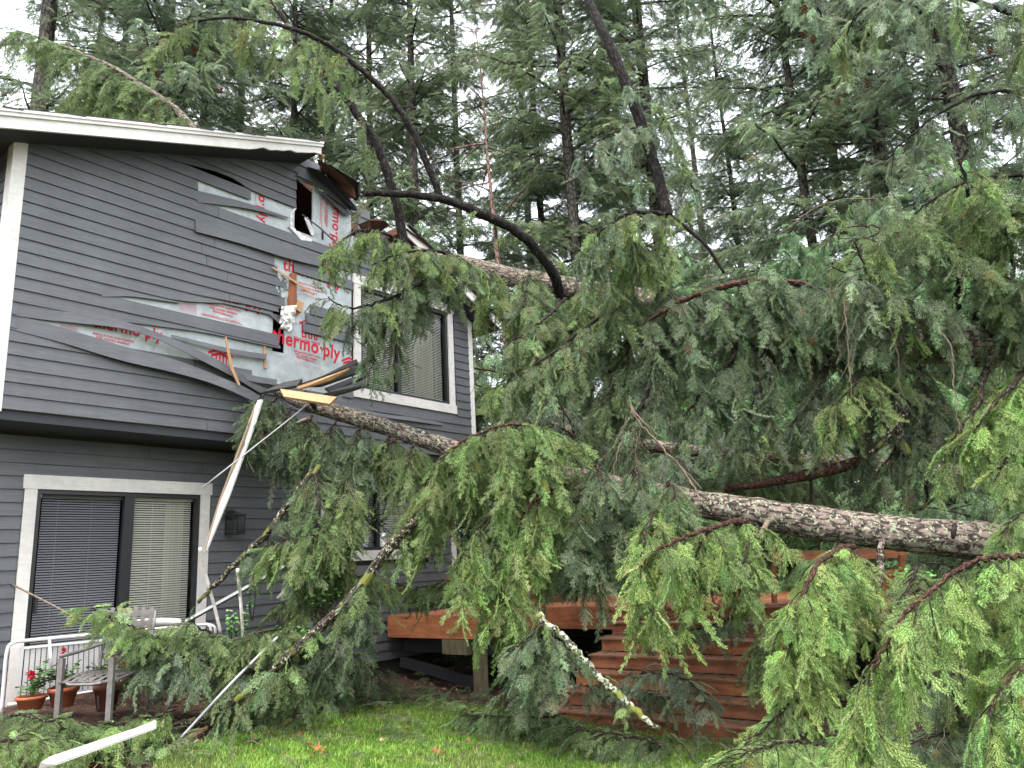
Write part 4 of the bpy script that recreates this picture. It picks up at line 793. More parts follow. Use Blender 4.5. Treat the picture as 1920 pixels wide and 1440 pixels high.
# colours (linear albedo)
GREY = (.142, .195, .108); OLIVE = (.172, .236, .090); FRESH = (.225, .335, .108); DARK = (.092, .122, .066); YEL = (.275, .365, .120); CEDAR = (.130, .220, .100); BG = (.200, .262, .165); SILV = (.185, .230, .155); BRIGHT = (.13, .27, .07)
def mixc(a, b, t): return tuple(x*(1-t)+y*t for x, y in zip(a, b))
R_ = random.Random(21)
def nrm(v): return v/(np.linalg.norm(v)+1e-9)
def hang(cr_, tw, p, d, L, droop, sc, col, r0=.005, step=.11, side_amt=.75, dens=1.0):
    """one drooping branchlet: a thin twig that bends to the ground, sprays set along both sides of it"""
    n = max(2, int(L/step)); P = [p]; d = nrm(d); s = 1
    for k in range(n):
        t = (k+1)/n; d = nrm(d+np.array([R_.gauss(0, .11), R_.gauss(0, .11), -droop])); p = p+d*step; P.append(p)
        sv = np.cross(d, (0, 0, 1.0)); 
        if np.linalg.norm(sv) < .25: sv = np.array([math.cos(k*2.4+L*9), math.sin(k*2.4+L*9), 0])
        sv = nrm(sv); up = nrm(np.array([R_.gauss(0, .45), R_.gauss(0, .45), 1.0])+ (d*-.1))
        if abs(d[2]) > .8: up = nrm(np.array([R_.gauss(0, 1), R_.gauss(0, 1), .15]))
        for q in (s, -s):
            if R_.random() < .82*dens:
                dd = nrm(d*R_.uniform(.5, 1)+sv*q*side_amt*R_.uniform(.1, .9)+np.array([0, 0, -.35-.4*droop])+np.array([R_.gauss(0, .24) for _ in range(3)]))
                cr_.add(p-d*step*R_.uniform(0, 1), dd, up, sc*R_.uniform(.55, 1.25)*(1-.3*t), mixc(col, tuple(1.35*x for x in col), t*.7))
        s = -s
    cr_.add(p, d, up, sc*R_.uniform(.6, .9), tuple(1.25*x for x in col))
    if tw is not None: tw.tube(P, np.linspace(r0, r0*.35, len(P)), 4, cap=False)
def bough(P, cr_, tw, every, L, droop, sc, col, t0=0.0, t1=1.0, taper=.4, side=1.0, lift=0.0, dens=1.0, fwd=.5, vert=0.0, col2=None):
    """sprout drooping branchlets from both sides of a path"""
    P = np.array(P); seg = np.linalg.norm(np.diff(P, axis=0), axis=1); cum = np.concatenate([[0], np.cumsum(seg)]); T = cum[-1]; x = t0*T; q = 1
    while x < t1*T:
        i = min(max(int(np.searchsorted(cum, x)-1), 0), len(seg)-1); p = P[i]+(P[i+1]-P[i])*((x-cum[i])/seg[i]); t = nrm(P[i+1]-P[i]); sv = np.cross(t, (0, 0, 1.0)); sv = nrm(sv) if np.linalg.norm(sv) > .2 else np.array([1., 0, 0])
        f = 1-taper*(x/T); c = col if (col2 is None or R_.random() < .6) else col2
        hang(cr_, tw, p, sv*q*side*R_.uniform(.4, 1.1)+t*fwd*R_.uniform(.3, 1.3)+np.array([0, 0, lift-vert]), R_.uniform(*L)*f, droop*R_.uniform(.6, 1.4), sc, c, dens=dens, step=.062*max(.8, sc))
        q = -q; x += .85*every*R_.uniform(.4, 1.6)
    cr_.add(P[-1], nrm(P[-1]-P[-2]), np.array([0, .2, 1.]), sc, col)
def branch(parent, px, r, m, name='branch', n=None, sides=8, wig=.0):
    P = smooth_path([W(*q) for q in px], n or 7*len(px)); 
    if wig: P[1:-1] += np.cumsum(RNG.normal(0, wig, (len(P)-2, 3)), axis=0)*.4+RNG.normal(0, wig, (len(P)-2, 3))
    b = MB(); b.tube(P, np.interp(np.linspace(0, 1, len(P)), np.linspace(0, 1, len(r)), r), sides, rough=.05); o = b.build(name, M[m], parent, True); return P, o
def trunk_mesh(parent, P, R, m, sides=40, n=220, amp=.035, name='trunk'):
    P = smooth_path(P, n); R = np.interp(np.linspace(0, 1, n), np.linspace(0, 1, len(R)), R); L = np.concatenate([[0], np.cumsum(np.linalg.norm(np.diff(P, axis=0), axis=1))])
    def vn(rows, cols):
        g = RNG.normal(0, 1, (rows+2, cols)); a = np.linspace(0, rows, n); b = np.linspace(0, cols, sides, endpoint=False); i = a.astype(int); j = b.astype(int); fa = (a-i)[:, None]; fb = (b-j)[None]
        fa = fa*fa*(3-2*fa); fb = fb*fb*(3-2*fb); i2 = i[:, None]; j2 = j[None]; return (g[i2, j2]*(1-fb)+g[i2, (j2+1) % cols]*fb)*(1-fa)+(g[i2+1, j2]*(1-fb)+g[i2+1, (j2+1) % cols]*fb)*fa
    k = max(4, int(L[-1]/.5)); D = 1+amp*(vn(k, 4)*.9+vn(k*5, 10)*.7+np.abs(vn(k*9, 17))*.8)
    T = np.gradient(P, axis=0); T /= np.linalg.norm(T, axis=1)[:, None]; a = nrm(np.cross(T[0], (0, 0, 1.0)) if abs(T[0][2]) < .9 else np.cross(T[0], (1.0, 0, 0))); vs = []; tv = []; th = np.linspace(0, 2*math.pi, sides+1)
    for i in range(n):
        a = nrm(a-T[i]*(a@T[i])); b = np.cross(T[i], a); rr = R[i]*np.append(D[i], D[i][0]); vs.extend(P[i]+(np.cos(th)*rr)[:, None]*a+(np.sin(th)*rr)[:, None]*b); tv.extend([(L[i], float(t*R.mean()), 0) for t in th])
    S = sides+1; mb = MB(); mb.add(vs, [(i*S+j, i*S+j+1, (i+1)*S+j+1, (i+1)*S+j) for i in range(n-1) for j in range(sides)]+[tuple(range(sides-1, -1, -1)), tuple((n-1)*S+j for j in range(sides))], tv)
    return P, mb.build(name, M[m], parent, True)

# ---------------------------------------------------------------- fallen trees
FA = thing('fallen_tree', 'lichened fir trunk lying from the broken wall corner across the deck stairs', 'fallen tree', W(1500, 975, 7.4))
PA, _ = trunk_mesh(FA, [W(500, 718, 9.9), W(560, 752, 9.45), W(640, 776, 9.3), W(740, 806, 9.1), W(850, 842, 8.8), W(960, 873, 8.5), W(1090, 901, 8.2), W(1240, 932, 7.9), W(1420, 962, 7.55), W(1640, 996, 7.15), W(1860, 1018, 6.8), W(2150, 1050, 6.3), W(2600, 1120, 5.7)], [.05, .085, .095, .10, .107, .115, .123, .134, .146, .158, .168, .176, .19], 'bark_a', 48, 420, .045)
P_, o = branch(FA, [(590, 765, 9.25), (578, 745, 9.15), (572, 733, 9.1)], [.03, .02, .012], 'bark_dark', 'branch_stub')
branch(FA, [(580, 785, 9.2), (566, 790, 9.1), (556, 795, 9.05)], [.03, .028, .018], 'bark_pale', 'branch_stub')
branch(FA, [(1440, 978, 7.35), (1428, 998, 7.25), (1420, 1010, 7.2)], [.028, .022, .008], 'twig_pale', 'branch_stub')
branch(FA, [(1655, 1014, 6.98), (1650, 1030, 6.9), (1646, 1040, 6.9)], [.03, .026, .014], 'bark_a', 'branch_stub')
branch(FA, [(1790, 985, 6.75), (1788, 1000, 6.62), (1787, 1010, 6.6)], [.02, .022, .014], 'bark_dark', 'branch_stub')
FB = thing('fallen_tree', 'big dark fir trunk lying across the roof ridge and out over the garden', 'fallen tree', W(1500, 620, 8.8))
PB, _ = trunk_mesh(FB, [W(640, 440, 12.3), W(740, 468, 11.9), W(850, 492, 11.4), W(960, 520, 11.0), W(1060, 540, 10.6), W(1180, 560, 10.2), W(1350, 597, 9.6), W(1550, 632, 8.9), W(1700, 645, 8.4), W(1820, 648, 8.0), W(1930, 648, 7.7), W(2300, 660, 7.0)], [.07, .11, .135, .148, .155, .163, .175, .19, .20, .21, .215, .22], 'bark_pale', 40, 260, .04)
FC = thing('fallen_tree', 'pale fir trunk lying farther back behind the deck', 'fallen tree', W(1200, 840, 12.5))
PC, _ = trunk_mesh(FC, [W(820, 752, 13.6), W(930, 782, 13.3), W(1040, 800, 13.0), W(1130, 822, 12.7), W(1300, 845, 12.3), W(1480, 858, 11.8), W(1640, 872, 11.4), W(2050, 915, 10.5)], [.05, .08, .09, .10, .10, .105, .11, .12], 'bark_pale', 30, 140, .03)
LG = thing('broken_log', 'short reddish mossy log lying above the thick trunk', 'log', W(1450, 905, 8.2))
branch(LG, [(1358, 917, 8.3), (1400, 912, 8.25), (1440, 905, 8.2), (1500, 893, 8.1), (1560, 880, 8.0), (1610, 866, 7.9)], [.03, .035, .045, .06, .062, .06], 'twig_red', 'log', sides=12)
branch(LG, [(1520, 895, 8.1), (1521, 920, 8.1), (1522, 950, 8.1)], [.02, .016, .012], 'twig', 'branch_stub')
LN = thing('leaning_trunk', 'dark bent trunk leaning in from the top of the clearing', 'trunk', W(1250, 400, 8.6))
PL, _ = trunk_mesh(LN, [W(1060, -120, 9.6), W(1104, 0, 9.3), W(1135, 70, 9.1), W(1175, 160, 9.0), W(1212, 262, 8.9), W(1236, 340, 8.8), W(1252, 405, 8.7)], [.042, .052, .058, .062, .064, .062, .06], 'bark_dark', 20, 120, .06)
tl = MB()
branch(LN, [(1252, 402, 8.7), (1290, 430, 8.6), (1325, 462, 8.5), (1358, 512, 8.5)], [.03, .024, .02, .015], 'bark_dark')
CRN = {}; TW = {}
def crown_for(t, kind):
    k = (t.name, kind)
    if k not in CRN: CRN[k] = (t, Crown(kind))
    return CRN[k][1]
def tw_for(t):
    if t.name not in TW: TW[t.name] = (t, MB())
    return TW[t.name][1]
def B(t, px, r, m, L, every=.12, droop=.28, sc=1.0, col=GREY, kind='mid', nm='branch', **kw):
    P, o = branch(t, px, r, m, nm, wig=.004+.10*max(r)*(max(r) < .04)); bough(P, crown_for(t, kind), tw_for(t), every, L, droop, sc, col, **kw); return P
# --- arching branches of the upper trunk
B(FB, [(1047, 562, 10.3), (1045, 530, 10.1), (1015, 478, 9.9), (965, 432, 9.7), (905, 403, 9.5), (850, 380, 9.4), (780, 368, 9.2), (720, 365, 9.1), (686, 366, 9.0)], [.075, .07, .068, .064, .06, .055, .048, .042, .034], 'bark_dark', (.25, .6), .55, .30, .9, OLIVE, dens=.6, t0=.15, t1=.7)
B(FB, [(826, 372, 9.35), (800, 305, 9.3), (770, 240, 9.25), (725, 175, 9.2), (665, 118, 9.1), (610, 78, 9.0), (540, 50, 8.9), (460, 33, 8.9), (390, 34, 8.9), (335, 48, 8.9), (292, 85, 8.9)], [.045, .042, .04, .036, .032, .028, .024, .02, .015, .012, .008], 'bark_dark', (.3, .9), .17, .36, .95, OLIVE, t0=.42, dens=.85, side=.6, vert=.4)
B(FB, [(758, 460, 9.7), (745, 390, 9.7), (728, 330, 9.7), (705, 268, 9.7), (660, 200, 9.7), (610, 140, 9.7), (560, 80, 9.7), (520, 20, 9.7), (480, -30, 9.8)], [.062, .06, .058, .055, .05, .046, .04, .032, .026], 'bark_dark', (.35, .9), .24, .3, 1.0, mixc(OLIVE, BG, .4), t0=.35, dens=.85)
B(FB, [(890, 512, 9.6), (860, 485, 9.3), (800, 468, 9.0), (740, 480, 8.8), (695, 496, 8.7)], [.03, .024, .018, .012, .008], 'bark_dark', (.3, .7), .09, .36, .9, OLIVE, col2=GREY)
B(FB, [(830, 505, 9.6), (790, 530, 9.0), (720, 562, 8.7), (660, 572, 8.6), (615, 556, 8.6)], [.025, .022, .018, .012, .007], 'bark_dark', (.3, .75), .085, .36, .9, GREY, col2=OLIVE)
B(FB, [(800, 480, 9.4), (730, 440, 9.0), (680, 430, 8.8), (640, 450, 8.7), (612, 480, 8.7)], [.02, .018, .014, .01, .006], 'bark_dark', (.25, .6), .08, .36, .85, OLIVE)
B(FB, [(860, 500, 9.5), (800, 570, 9.0), (755, 600, 8.8), (742, 640, 8.7), (735, 690, 8.6)], [.014, .012, .01, .006, .004], 'twig', (.15, .3), .09, .4, .8, GREY, t0=.5)
B(FB, [(760, 540, 8.9), (720, 590, 8.7), (705, 640, 8.6), (700, 690, 8.55)], [.01, .009, .007, .004], 'twig', (.15, .32), .08, .4, .8, GREY, t0=.2)
# middle mass
B(FB, [(1205, 610, 8.6), (1250, 580, 8.5), (1310, 552, 8.4), (1370, 534, 8.3), (1420, 527, 8.3), (1500, 534, 8.4), (1560, 560, 8.5)], [.02, .026, .034, .038, .04, .038, .03], 'twig_red', (.5, 1.35), .10, .34, 1.05, GREY, col2=mixc(GREY, SILV, .6))
B(FB, [(1250, 402, 8.7), (1200, 398, 8.6), (1160, 410, 8.5), (1120, 440, 8.5), (1090, 480, 8.5)], [.03, .02, .016, .012, .008], 'bark_dark', (.4, .95), .09, .34, 1.0, GREY, col2=OLIVE)
B(FB, [(1150, 560, 10.0), (1130, 590, 9.2), (1080, 630, 8.9), (1010, 680, 8.7), (950, 720, 8.6)], [.03, .026, .02, .014, .008], 'bark_dark', (.3, .8), .10, .32, 1.0, mixc(OLIVE, BG, .4))
B(FB, [(1270, 590, 9.4), (1240, 640, 8.6), (1220, 720, 8.3), (1190, 790, 8.2), (1180, 860, 8.1)], [.04, .034, .03, .024, .02], 'bark_dark', (.4, 1.0), .10, .30, 1.0, DARK, col2=GREY)
B(FB, [(1400, 600, 9.0), (1380, 660, 8.4), (1330, 720, 8.2), (1280, 780, 8.1)], [.03, .026, .02, .012], 'bark_dark', (.4, 1.0), .10, .3, 1.0, GREY, col2=mixc(GREY, SILV, .5))
B(FB, [(1460, 610, 8.8), (1440, 650, 8.3), (1420, 740, 8.1), (1380, 820, 8.0)], [.03, .026, .02, .012], 'bark_dark', (.35, .9), .11, .3, 1.0, mixc(GREY, DARK, .5))
# right, grey-green mass under and above the upper trunk
for x0, y0, x1, y1, x2, y2, c, dd in [(1560, 630, 1590, 560, 1680, 470, GREY, 8.0), (1650, 620, 1640, 540, 1600, 450, OLIVE, 7.8), (1740, 630, 1700, 560, 1560, 500, mixc(GREY, SILV, .5), 7.6), (1800, 620, 1790, 500, 1690, 400, mixc(GREY, OLIVE, .5), 7.6),
        (1880, 620, 1900, 480, 1860, 370, GREY, 7.6), (1950, 620, 1960, 450, 1800, 330, OLIVE, 7.4), (1560, 650, 1540, 720, 1480, 800, mixc(GREY, DARK, .6), 8.0), (1640, 680, 1650, 780, 1610, 860, DARK, 8.0), (1720, 680, 1740, 760, 1700, 850, mixc(GREY, DARK, .4), 7.8),
        (1620, 660, 1600, 720, 1560, 760, OLIVE, 7.6), (1850, 690, 1830, 760, 1780, 830, mixc(OLIVE, FRESH, .3), 7.2), (1930, 690, 1880, 740, 1830, 800, FRESH, 7.0), (1980, 700, 1920, 790, 1870, 880, mixc(OLIVE, FRESH, .5), 6.8), (1500, 620, 1480, 560, 1420, 500, GREY, 8.4),
        (1740, 720, 1700, 820, 1640, 900, mixc(GREY, DARK, .5), 7.8), (1990, 640, 1960, 560, 1880, 520, mixc(GREY, DARK, .3), 7.4)]:
    B(FB, [(x0, y0, dd+.5), ((x0+x1)/2, (y0+y1)/2, dd+.2), (x1, y1, dd), (x2, y2, dd-.1)], [.03, .024, .016, .008], 'twig', (.35, .9), .10, .32, 1.0, c, t0=.1)
for x0, y0, x1, y1, c, dd in [(1180, 560, 1150, 590, mixc(GREY, OLIVE, .5), 8.9), (1230, 570, 1260, 560, GREY, 8.9), (1300, 580, 1330, 570, mixc(GREY, SILV, .4), 8.8), (1380, 590, 1400, 575, GREY, 8.7), (1460, 600, 1480, 590, mixc(GREY, OLIVE, .5), 8.4), (1540, 610, 1560, 595, GREY, 8.2), (1610, 620, 1630, 600, mixc(GREY, DARK, .4), 8.0),
        (1100, 560, 1080, 600, mixc(OLIVE, DARK, .2), 9.6), (1200, 520, 1180, 480, OLIVE, 8.8), (1000, 540, 980, 580, mixc(OLIVE, BG, .4), 9.8), (930, 530, 915, 560, OLIVE, 9.9)]:
    B(FB, [(x0, y0, dd+.6), ((x0+x1)/2, min(y0, y1)-22, dd+.1), (x1, y1, dd-.3)], [.022, .016, .008], 'twig', (.35, .75), .07, .36, 1.0, c, vert=.2)
for x0, y0, x1, y1, c, dd in [(880, 850, 870, 880, OLIVE, 8.2), (1110, 890, 1130, 900, mixc(GREY, SILV, .2), 7.7), (1180, 900, 1200, 915, GREY, 7.6), (1250, 920, 1265, 935, mixc(GREY, OLIVE, .4), 7.4), (980, 870, 1000, 880, mixc(OLIVE, FRESH, .3), 7.8)]:
    B(FA, [(x0, y0, dd+.5), ((x0+x1)/2, min(y0, y1)-18, dd+.1), (x1, y1, dd-.2)], [.018, .013, .007], 'twig', (.25, .5), .06, .36, .9, c, vert=.3)
for x0, y0, x1, y1, x2, y2, c, dd in [(1060, 560, 1020, 600, 960, 640, mixc(OLIVE, GREY, .5), 9.2), (1120, 570, 1090, 640, 1040, 700, GREY, 9.0), (1200, 590, 1170, 680, 1130, 760, mixc(GREY, OLIVE, .4), 8.8), (1030, 570, 1000, 660, 930, 720, OLIVE, 9.4), (1260, 600, 1290, 680, 1340, 740, GREY, 8.6), (1100, 600, 1130, 720, 1160, 800, mixc(GREY, DARK, .3), 9.0)]:
    B(FB, [(x0, y0, dd+.6), (x1, y1, dd+.1), (x2, y2, dd-.2)], [.024, .016, .008], 'twig', (.35, .85), .08, .34, 1.0, c, t0=.1)
B(FA, [(1980, 930, 5.9), (1930, 950, 5.8), (1890, 985, 5.7), (1868, 1030, 5.65)], [.014, .011, .008, .004], 'twig', (.25, .5), .055, .34, .8, mixc(OLIVE, FRESH, .5), 'near')
# bough from the right across the sky, hanging
B(FB, [(1950, 60, 7.6), (1880, 20, 7.7), (1800, -4, 7.8), (1700, -6, 7.9), (1620, 20, 8.0), (1590, 60, 8.1)], [.03, .026, .02, .016, .012, .008], 'bark_dark', (.4, 1.1), .14, .35, 1.0, OLIVE, col2=BG, dens=.85)
B(FB, [(1960, 180, 7.6), (1880, 170, 7.7), (1800, 190, 7.8), (1720, 240, 7.9), (1660, 300, 8.0)], [.026, .02, .016, .01, .007], 'bark_dark', (.4, 1.0), .14, .35, 1.0, GREY, col2=BG, dens=.85)
B(FB, [(1960, 330, 7.5), (1890, 330, 7.5), (1820, 340, 7.6), (1740, 380, 7.7), (1690, 420, 7.8)], [.026, .02, .016, .01, .007], 'bark_dark', (.4, .95), .13, .35, 1.0, mixc(GREY, OLIVE, .5))
B(FB, [(1510, -40, 8.6), (1535, 20, 8.5), (1560, 70, 8.5), (1590, 110, 8.5)], [.014, .012, .01, .006], 'twig', (.2, .5), .10, .35, .9, BG)
# --- lower trunk's curtains
K = lambda *a, **k: B(FA, *a, **k)
K([(745, 822, 8.95), (722, 838, 8.85), (690, 862, 8.8), (655, 900, 8.75), (640, 925, 8.7)], [.018, .016, .014, .01, .006], 'twig_red', (.15, .4), .14, .36, .8, OLIVE, t0=.4)
for x0, y0, x1, y1, c, dd, LL in [(520, 745, 500, 790, mixc(GREY, DARK, .2), 9.1, (.4, .8)), (545, 765, 530, 820, GREY, 9.0, (.5, .95)), (585, 780, 580, 830, mixc(GREY, OLIVE, .4), 8.9, (.5, 1.0)), (630, 790, 620, 850, GREY, 8.9, (.45, .85)), (680, 800, 670, 840, mixc(GREY, DARK, .3), 8.8, (.35, .7)),
                                  (730, 815, 735, 860, mixc(OLIVE, DARK, .3), 8.8, (.35, .8)), (500, 735, 480, 800, mixc(GREY, DARK, .4), 9.0, (.4, .7)), (780, 830, 770, 880, OLIVE, 8.6, (.3, .7))]:
    K([(x0, y0, dd+.3), ((x0+x1)/2-6, (y0+y1)/2-8, dd), (x1, y1, dd-.15)], [.016, .012, .008], 'twig', LL, .06, .36, .9, c, vert=.3)
K([(1066, 854, 8.15), (1045, 820, 8.0), (1005, 800, 7.9), (950, 797, 7.8), (900, 812, 7.7), (855, 838, 7.6), (820, 875, 7.6), (800, 915, 7.55), (790, 950, 7.5)], [.02, .019, .018, .016, .015, .013, .011, .009, .006], 'twig_red', (.5, 1.15), .062, .34, .95, OLIVE, col2=mixc(OLIVE, FRESH, .5), t0=.08)
K([(1075, 903, 8.0), (1035, 915, 7.8), (1000, 940, 7.6), (975, 975, 7.5), (965, 1020, 7.4), (948, 1080, 7.3), (940, 1130, 7.2)], [.024, .02, .017, .014, .012, .009, .005], 'twig_red', (.45, .9), .062, .34, .95, mixc(OLIVE, FRESH, .4), col2=FRESH, t0=.1, taper=.1)
K([(1000, 890, 8.2), (960, 930, 7.7), (905, 985, 7.4), (880, 1040, 7.3), (875, 1085, 7.2)], [.02, .017, .013, .009, .005], 'twig', (.3, .7), .065, .32, .9, FRESH, col2=OLIVE)
K([(900, 860, 8.4), (850, 920, 7.9), (800, 980, 7.7), (760, 1030, 7.6)], [.018, .014, .01, .006], 'twig', (.25, .6), .075, .3, .9, OLIVE, col2=mixc(OLIVE, DARK, .4))
K([(1100, 915, 7.9), (1070, 960, 7.7), (1060, 1010, 7.6), (1030, 1060, 7.6)], [.02, .016, .012, .007], 'twig', (.35, .8), .075, .34, .95, GREY, col2=mixc(OLIVE, DARK, .3))
K([(1150, 930, 7.8), (1140, 980, 7.6), (1120, 1040, 7.6), (1100, 1080, 7.6)], [.02, .016, .012, .007], 'twig', (.35, .75), .08, .34, .95, mixc(GREY, DARK, .3), col2=GREY)
K([(1402, 973, 7.25), (1360, 980, 7.1), (1310, 995, 6.9), (1265, 1012, 6.75), (1228, 1032, 6.6)], [.026, .024, .022, .018, .012], 'twig_red', (.35, .75), .085, .36, .9, mixc(OLIVE, FRESH, .4), col2=FRESH, side=.7)
K([(1240, 940, 7.5), (1215, 985, 6.9), (1205, 1040, 6.7), (1205, 1100, 6.6), (1225, 1150, 6.6)], [.016, .013, .01, .008, .005], 'twig', (.2, .5), .055, .4, .9, FRESH, col2=YEL, taper=.3)
K([(1330, 990, 7.0), (1310, 1030, 6.8), (1300, 1090, 6.7), (1290, 1150, 6.65)], [.014, .011, .008, .005], 'twig', (.2, .45), .055, .4, .9, FRESH, col2=YEL)
K([(1420, 985, 7.2), (1400, 1030, 6.9), (1385, 1080, 6.8), (1385, 1120, 6.8)], [.014, .011, .008, .005], 'twig', (.25, .55), .07, .36, .9, mixc(OLIVE, FRESH, .4))
K([(1280, 960, 7.6), (1250, 1010, 7.4), (1210, 1060, 7.4), (1190, 1110, 7.4)], [.014, .011, .008, .005], 'twig', (.3, .6), .08, .34, .9, mixc(GREY, DARK, .4))
# big yellow-green curtain and the near red bough
K([(1600, 1025, 6.9), (1575, 1025, 6.6), (1530, 1060, 6.2), (1500, 1120, 6.0), (1480, 1190, 5.9), (1476, 1230, 5.85)], [.03, .028, .022, .017, .012, .008], 'twig_red', (.5, 1.15), .070, .38, .92, YEL, col2=FRESH, kind='near', t0=.12)
K([(1585, 1030, 6.8), (1580, 1080, 6.5), (1560, 1150, 6.4), (1545, 1210, 6.3), (1525, 1260, 6.3)], [.03, .026, .022, .016, .01], 'bark_lichen2', (.2, .5), .14, .34, .8, OLIVE, kind='near', t0=.4)
K([(1650, 1030, 6.85), (1652, 1080, 6.6), (1645, 1120, 6.5), (1610, 1160, 6.4)], [.03, .026, .02, .008], 'bark_lichen2', (.2, .5), .2, .34, .8, OLIVE, kind='near', t0=.3)
K([(2000, 1040, 4.6), (1920, 1044, 4.6), (1860, 1048, 4.6), (1810, 1066, 4.6), (1755, 1108, 4.55), (1705, 1155, 4.5), (1668, 1215, 4.45), (1640, 1285, 4.4), (1628, 1360, 4.35), (1630, 1420, 4.3)], [.018, .017, .016, .0155, .014, .013, .011, .008, .005, .003], 'twig_red', (.25, .62), .068, .33, .80, mixc(FRESH, YEL, .35), col2=FRESH, kind='near', t0=.1, taper=.1)
K([(1990, 1090, 4.9), (1930, 1100, 4.8), (1880, 1140, 4.75), (1850, 1200, 4.7), (1845, 1270, 4.7)], [.012, .011, .009, .007, .004], 'twig_red', (.25, .6), .066, .33, .8, mixc(FRESH, OLIVE, .3), col2=YEL, kind='near')
K([(2000, 1230, 4.2), (1930, 1240, 4.2), (1880, 1290, 4.15), (1850, 1350, 4.1)], [.011, .009, .007, .004], 'twig_red', (.25, .55), .066, .33, .8, mixc(FRESH, GREY, .3), col2=FRESH, kind='near')
K([(1800, 1100, 5.4), (1790, 1180, 5.3), (1785, 1270, 5.2), (1790, 1330, 5.2)], [.012, .01, .007, .004], 'twig', (.3, .6), .06, .34, .75, OLIVE, col2=mixc(GREY, DARK, .3), kind='near')
K([(1720, 1060, 6.3), (1700, 1120, 6.0), (1680, 1200, 5.9), (1690, 1290, 5.8)], [.014, .012, .009, .005], 'twig', (.3, .65), .075, .34, .8, mixc(OLIVE, DARK, .3))
K([(1880, 1010, 6.6), (1870, 1080, 6.2), (1860, 1180, 6.0), (1870, 1280, 5.9)], [.014, .012, .009, .005], 'twig', (.35, .7), .075, .34, .8, mixc(OLIVE, DARK, .2), col2=GREY)
K([(1940, 1000, 6.6), (1950, 1100, 6.1), (1940, 1220, 5.9), (1930, 1330, 5.8)], [.014, .012, .009, .005], 'twig', (.35, .8), .07, .34, .8, OLIVE, col2=GREY)
K([(1500, 1290, 6.0), (1470, 1330, 5.8), (1430, 1370, 5.7), (1395, 1400, 5.6)], [.012, .01, .008, .005], 'twig', (.2, .45), .06, .25, .7, mixc(OLIVE, FRESH, .5), kind='near')
# back trunk's foliage
for x0, y0, x1, y1, c in [(1000, 800, 940, 740, mixc(GREY, SILV, .6)), (1080, 812, 1040, 760, SILV), (1160, 830, 1120, 780, GREY), (1330, 850, 1370, 800, SILV), (1420, 855, 1450, 800, OLIVE), (1500, 862, 1560, 820, SILV), (1250, 845, 1300, 900, SILV), (1100, 820, 1050, 870, SILV), (950, 785, 900, 830, mixc(GREY, SILV, .5)), (1400, 858, 1440, 910, mixc(SILV, OLIVE, .5)), (1620, 870, 1680, 830, GREY)]:
    B(FC, [(x0, y0, 12.4), ((x0+x1)/2, (y0+y1)/2-12, 12.0), (x1, y1, 11.6)], [.03, .02, .01], 'twig', (.4, 1.0), .12, .25, 1.1, c)
# leaning trunk's few sprays
B(LN, [(1205, 240, 8.9), (1150, 250, 8.8), (1090, 290, 8.7)], [.014, .01, .005], 'twig', (.25, .6), .16, .32, 1.0, BG)
B(LN, [(1175, 160, 9.0), (1240, 220, 8.9), (1290, 330, 8.8), (1300, 380, 8.8)], [.016, .013, .01, .007], 'bark_dark', (.25, .6), .16, .32, 1.0, BG, col2=OLIVE)
# ---------------------------------------------------------------- snapped boughs lying about, each a thing of its own
def loose(label, boughs, m0='twig', name='fallen_bough', kind='mid', cat='bough', group=None):
    t = thing(name, label, cat, W(*boughs[0][0][0]), group)
    for px, r, mm, kw in boughs: B(t, px, r, mm, kw.pop('L'), kw.pop('every', .1), kw.pop('droop', .2), kw.pop('sc', .9), kw.pop('col', OLIVE), kind, **kw)
    return t
loose('long lichened bough leaning from the ground up to the middle of the deck', [([(808, 945, 7.5), (770, 985, 7.4), (735, 1022, 7.35), (690, 1085, 7.25), (650, 1130, 7.2), (600, 1178, 7.1), (542, 1228, 7.0)], [.045, .05, .052, .05, .048, .045, .042], 'bark_lichen2', dict(L=(.2, .5), every=.30, t0=.3, col=OLIVE)),
    ([(542, 1228, 7.0), (500, 1270, 6.95), (455, 1305, 6.9), (400, 1338, 6.85), (340, 1358, 6.8), (290, 1370, 6.75)], [.04, .036, .032, .027, .022, .016], 'bark_lichen2', dict(L=(.3, .6), every=.12, col=mixc(OLIVE, GREY, .5), t0=.0, t1=.5)),
    ([(540, 1228, 7.0), (550, 1260, 7.05), (545, 1300, 7.1)], [.02, .02, .018], 'bark_dark', dict(L=(.2, .4), every=.3)),
    ([(640, 1140, 7.2), (620, 1190, 7.1), (612, 1260, 7.1)], [.012, .01, .006], 'twig', dict(L=(.3, .55), every=.07, col=mixc(GREY, DARK, .3))),
    ([(700, 1075, 7.25), (670, 1130, 7.2), (660, 1180, 7.2)], [.012, .01, .006], 'twig', dict(L=(.2, .5), every=.09, col=mixc(GREY, DARK, .3)))], name='broken_bough')
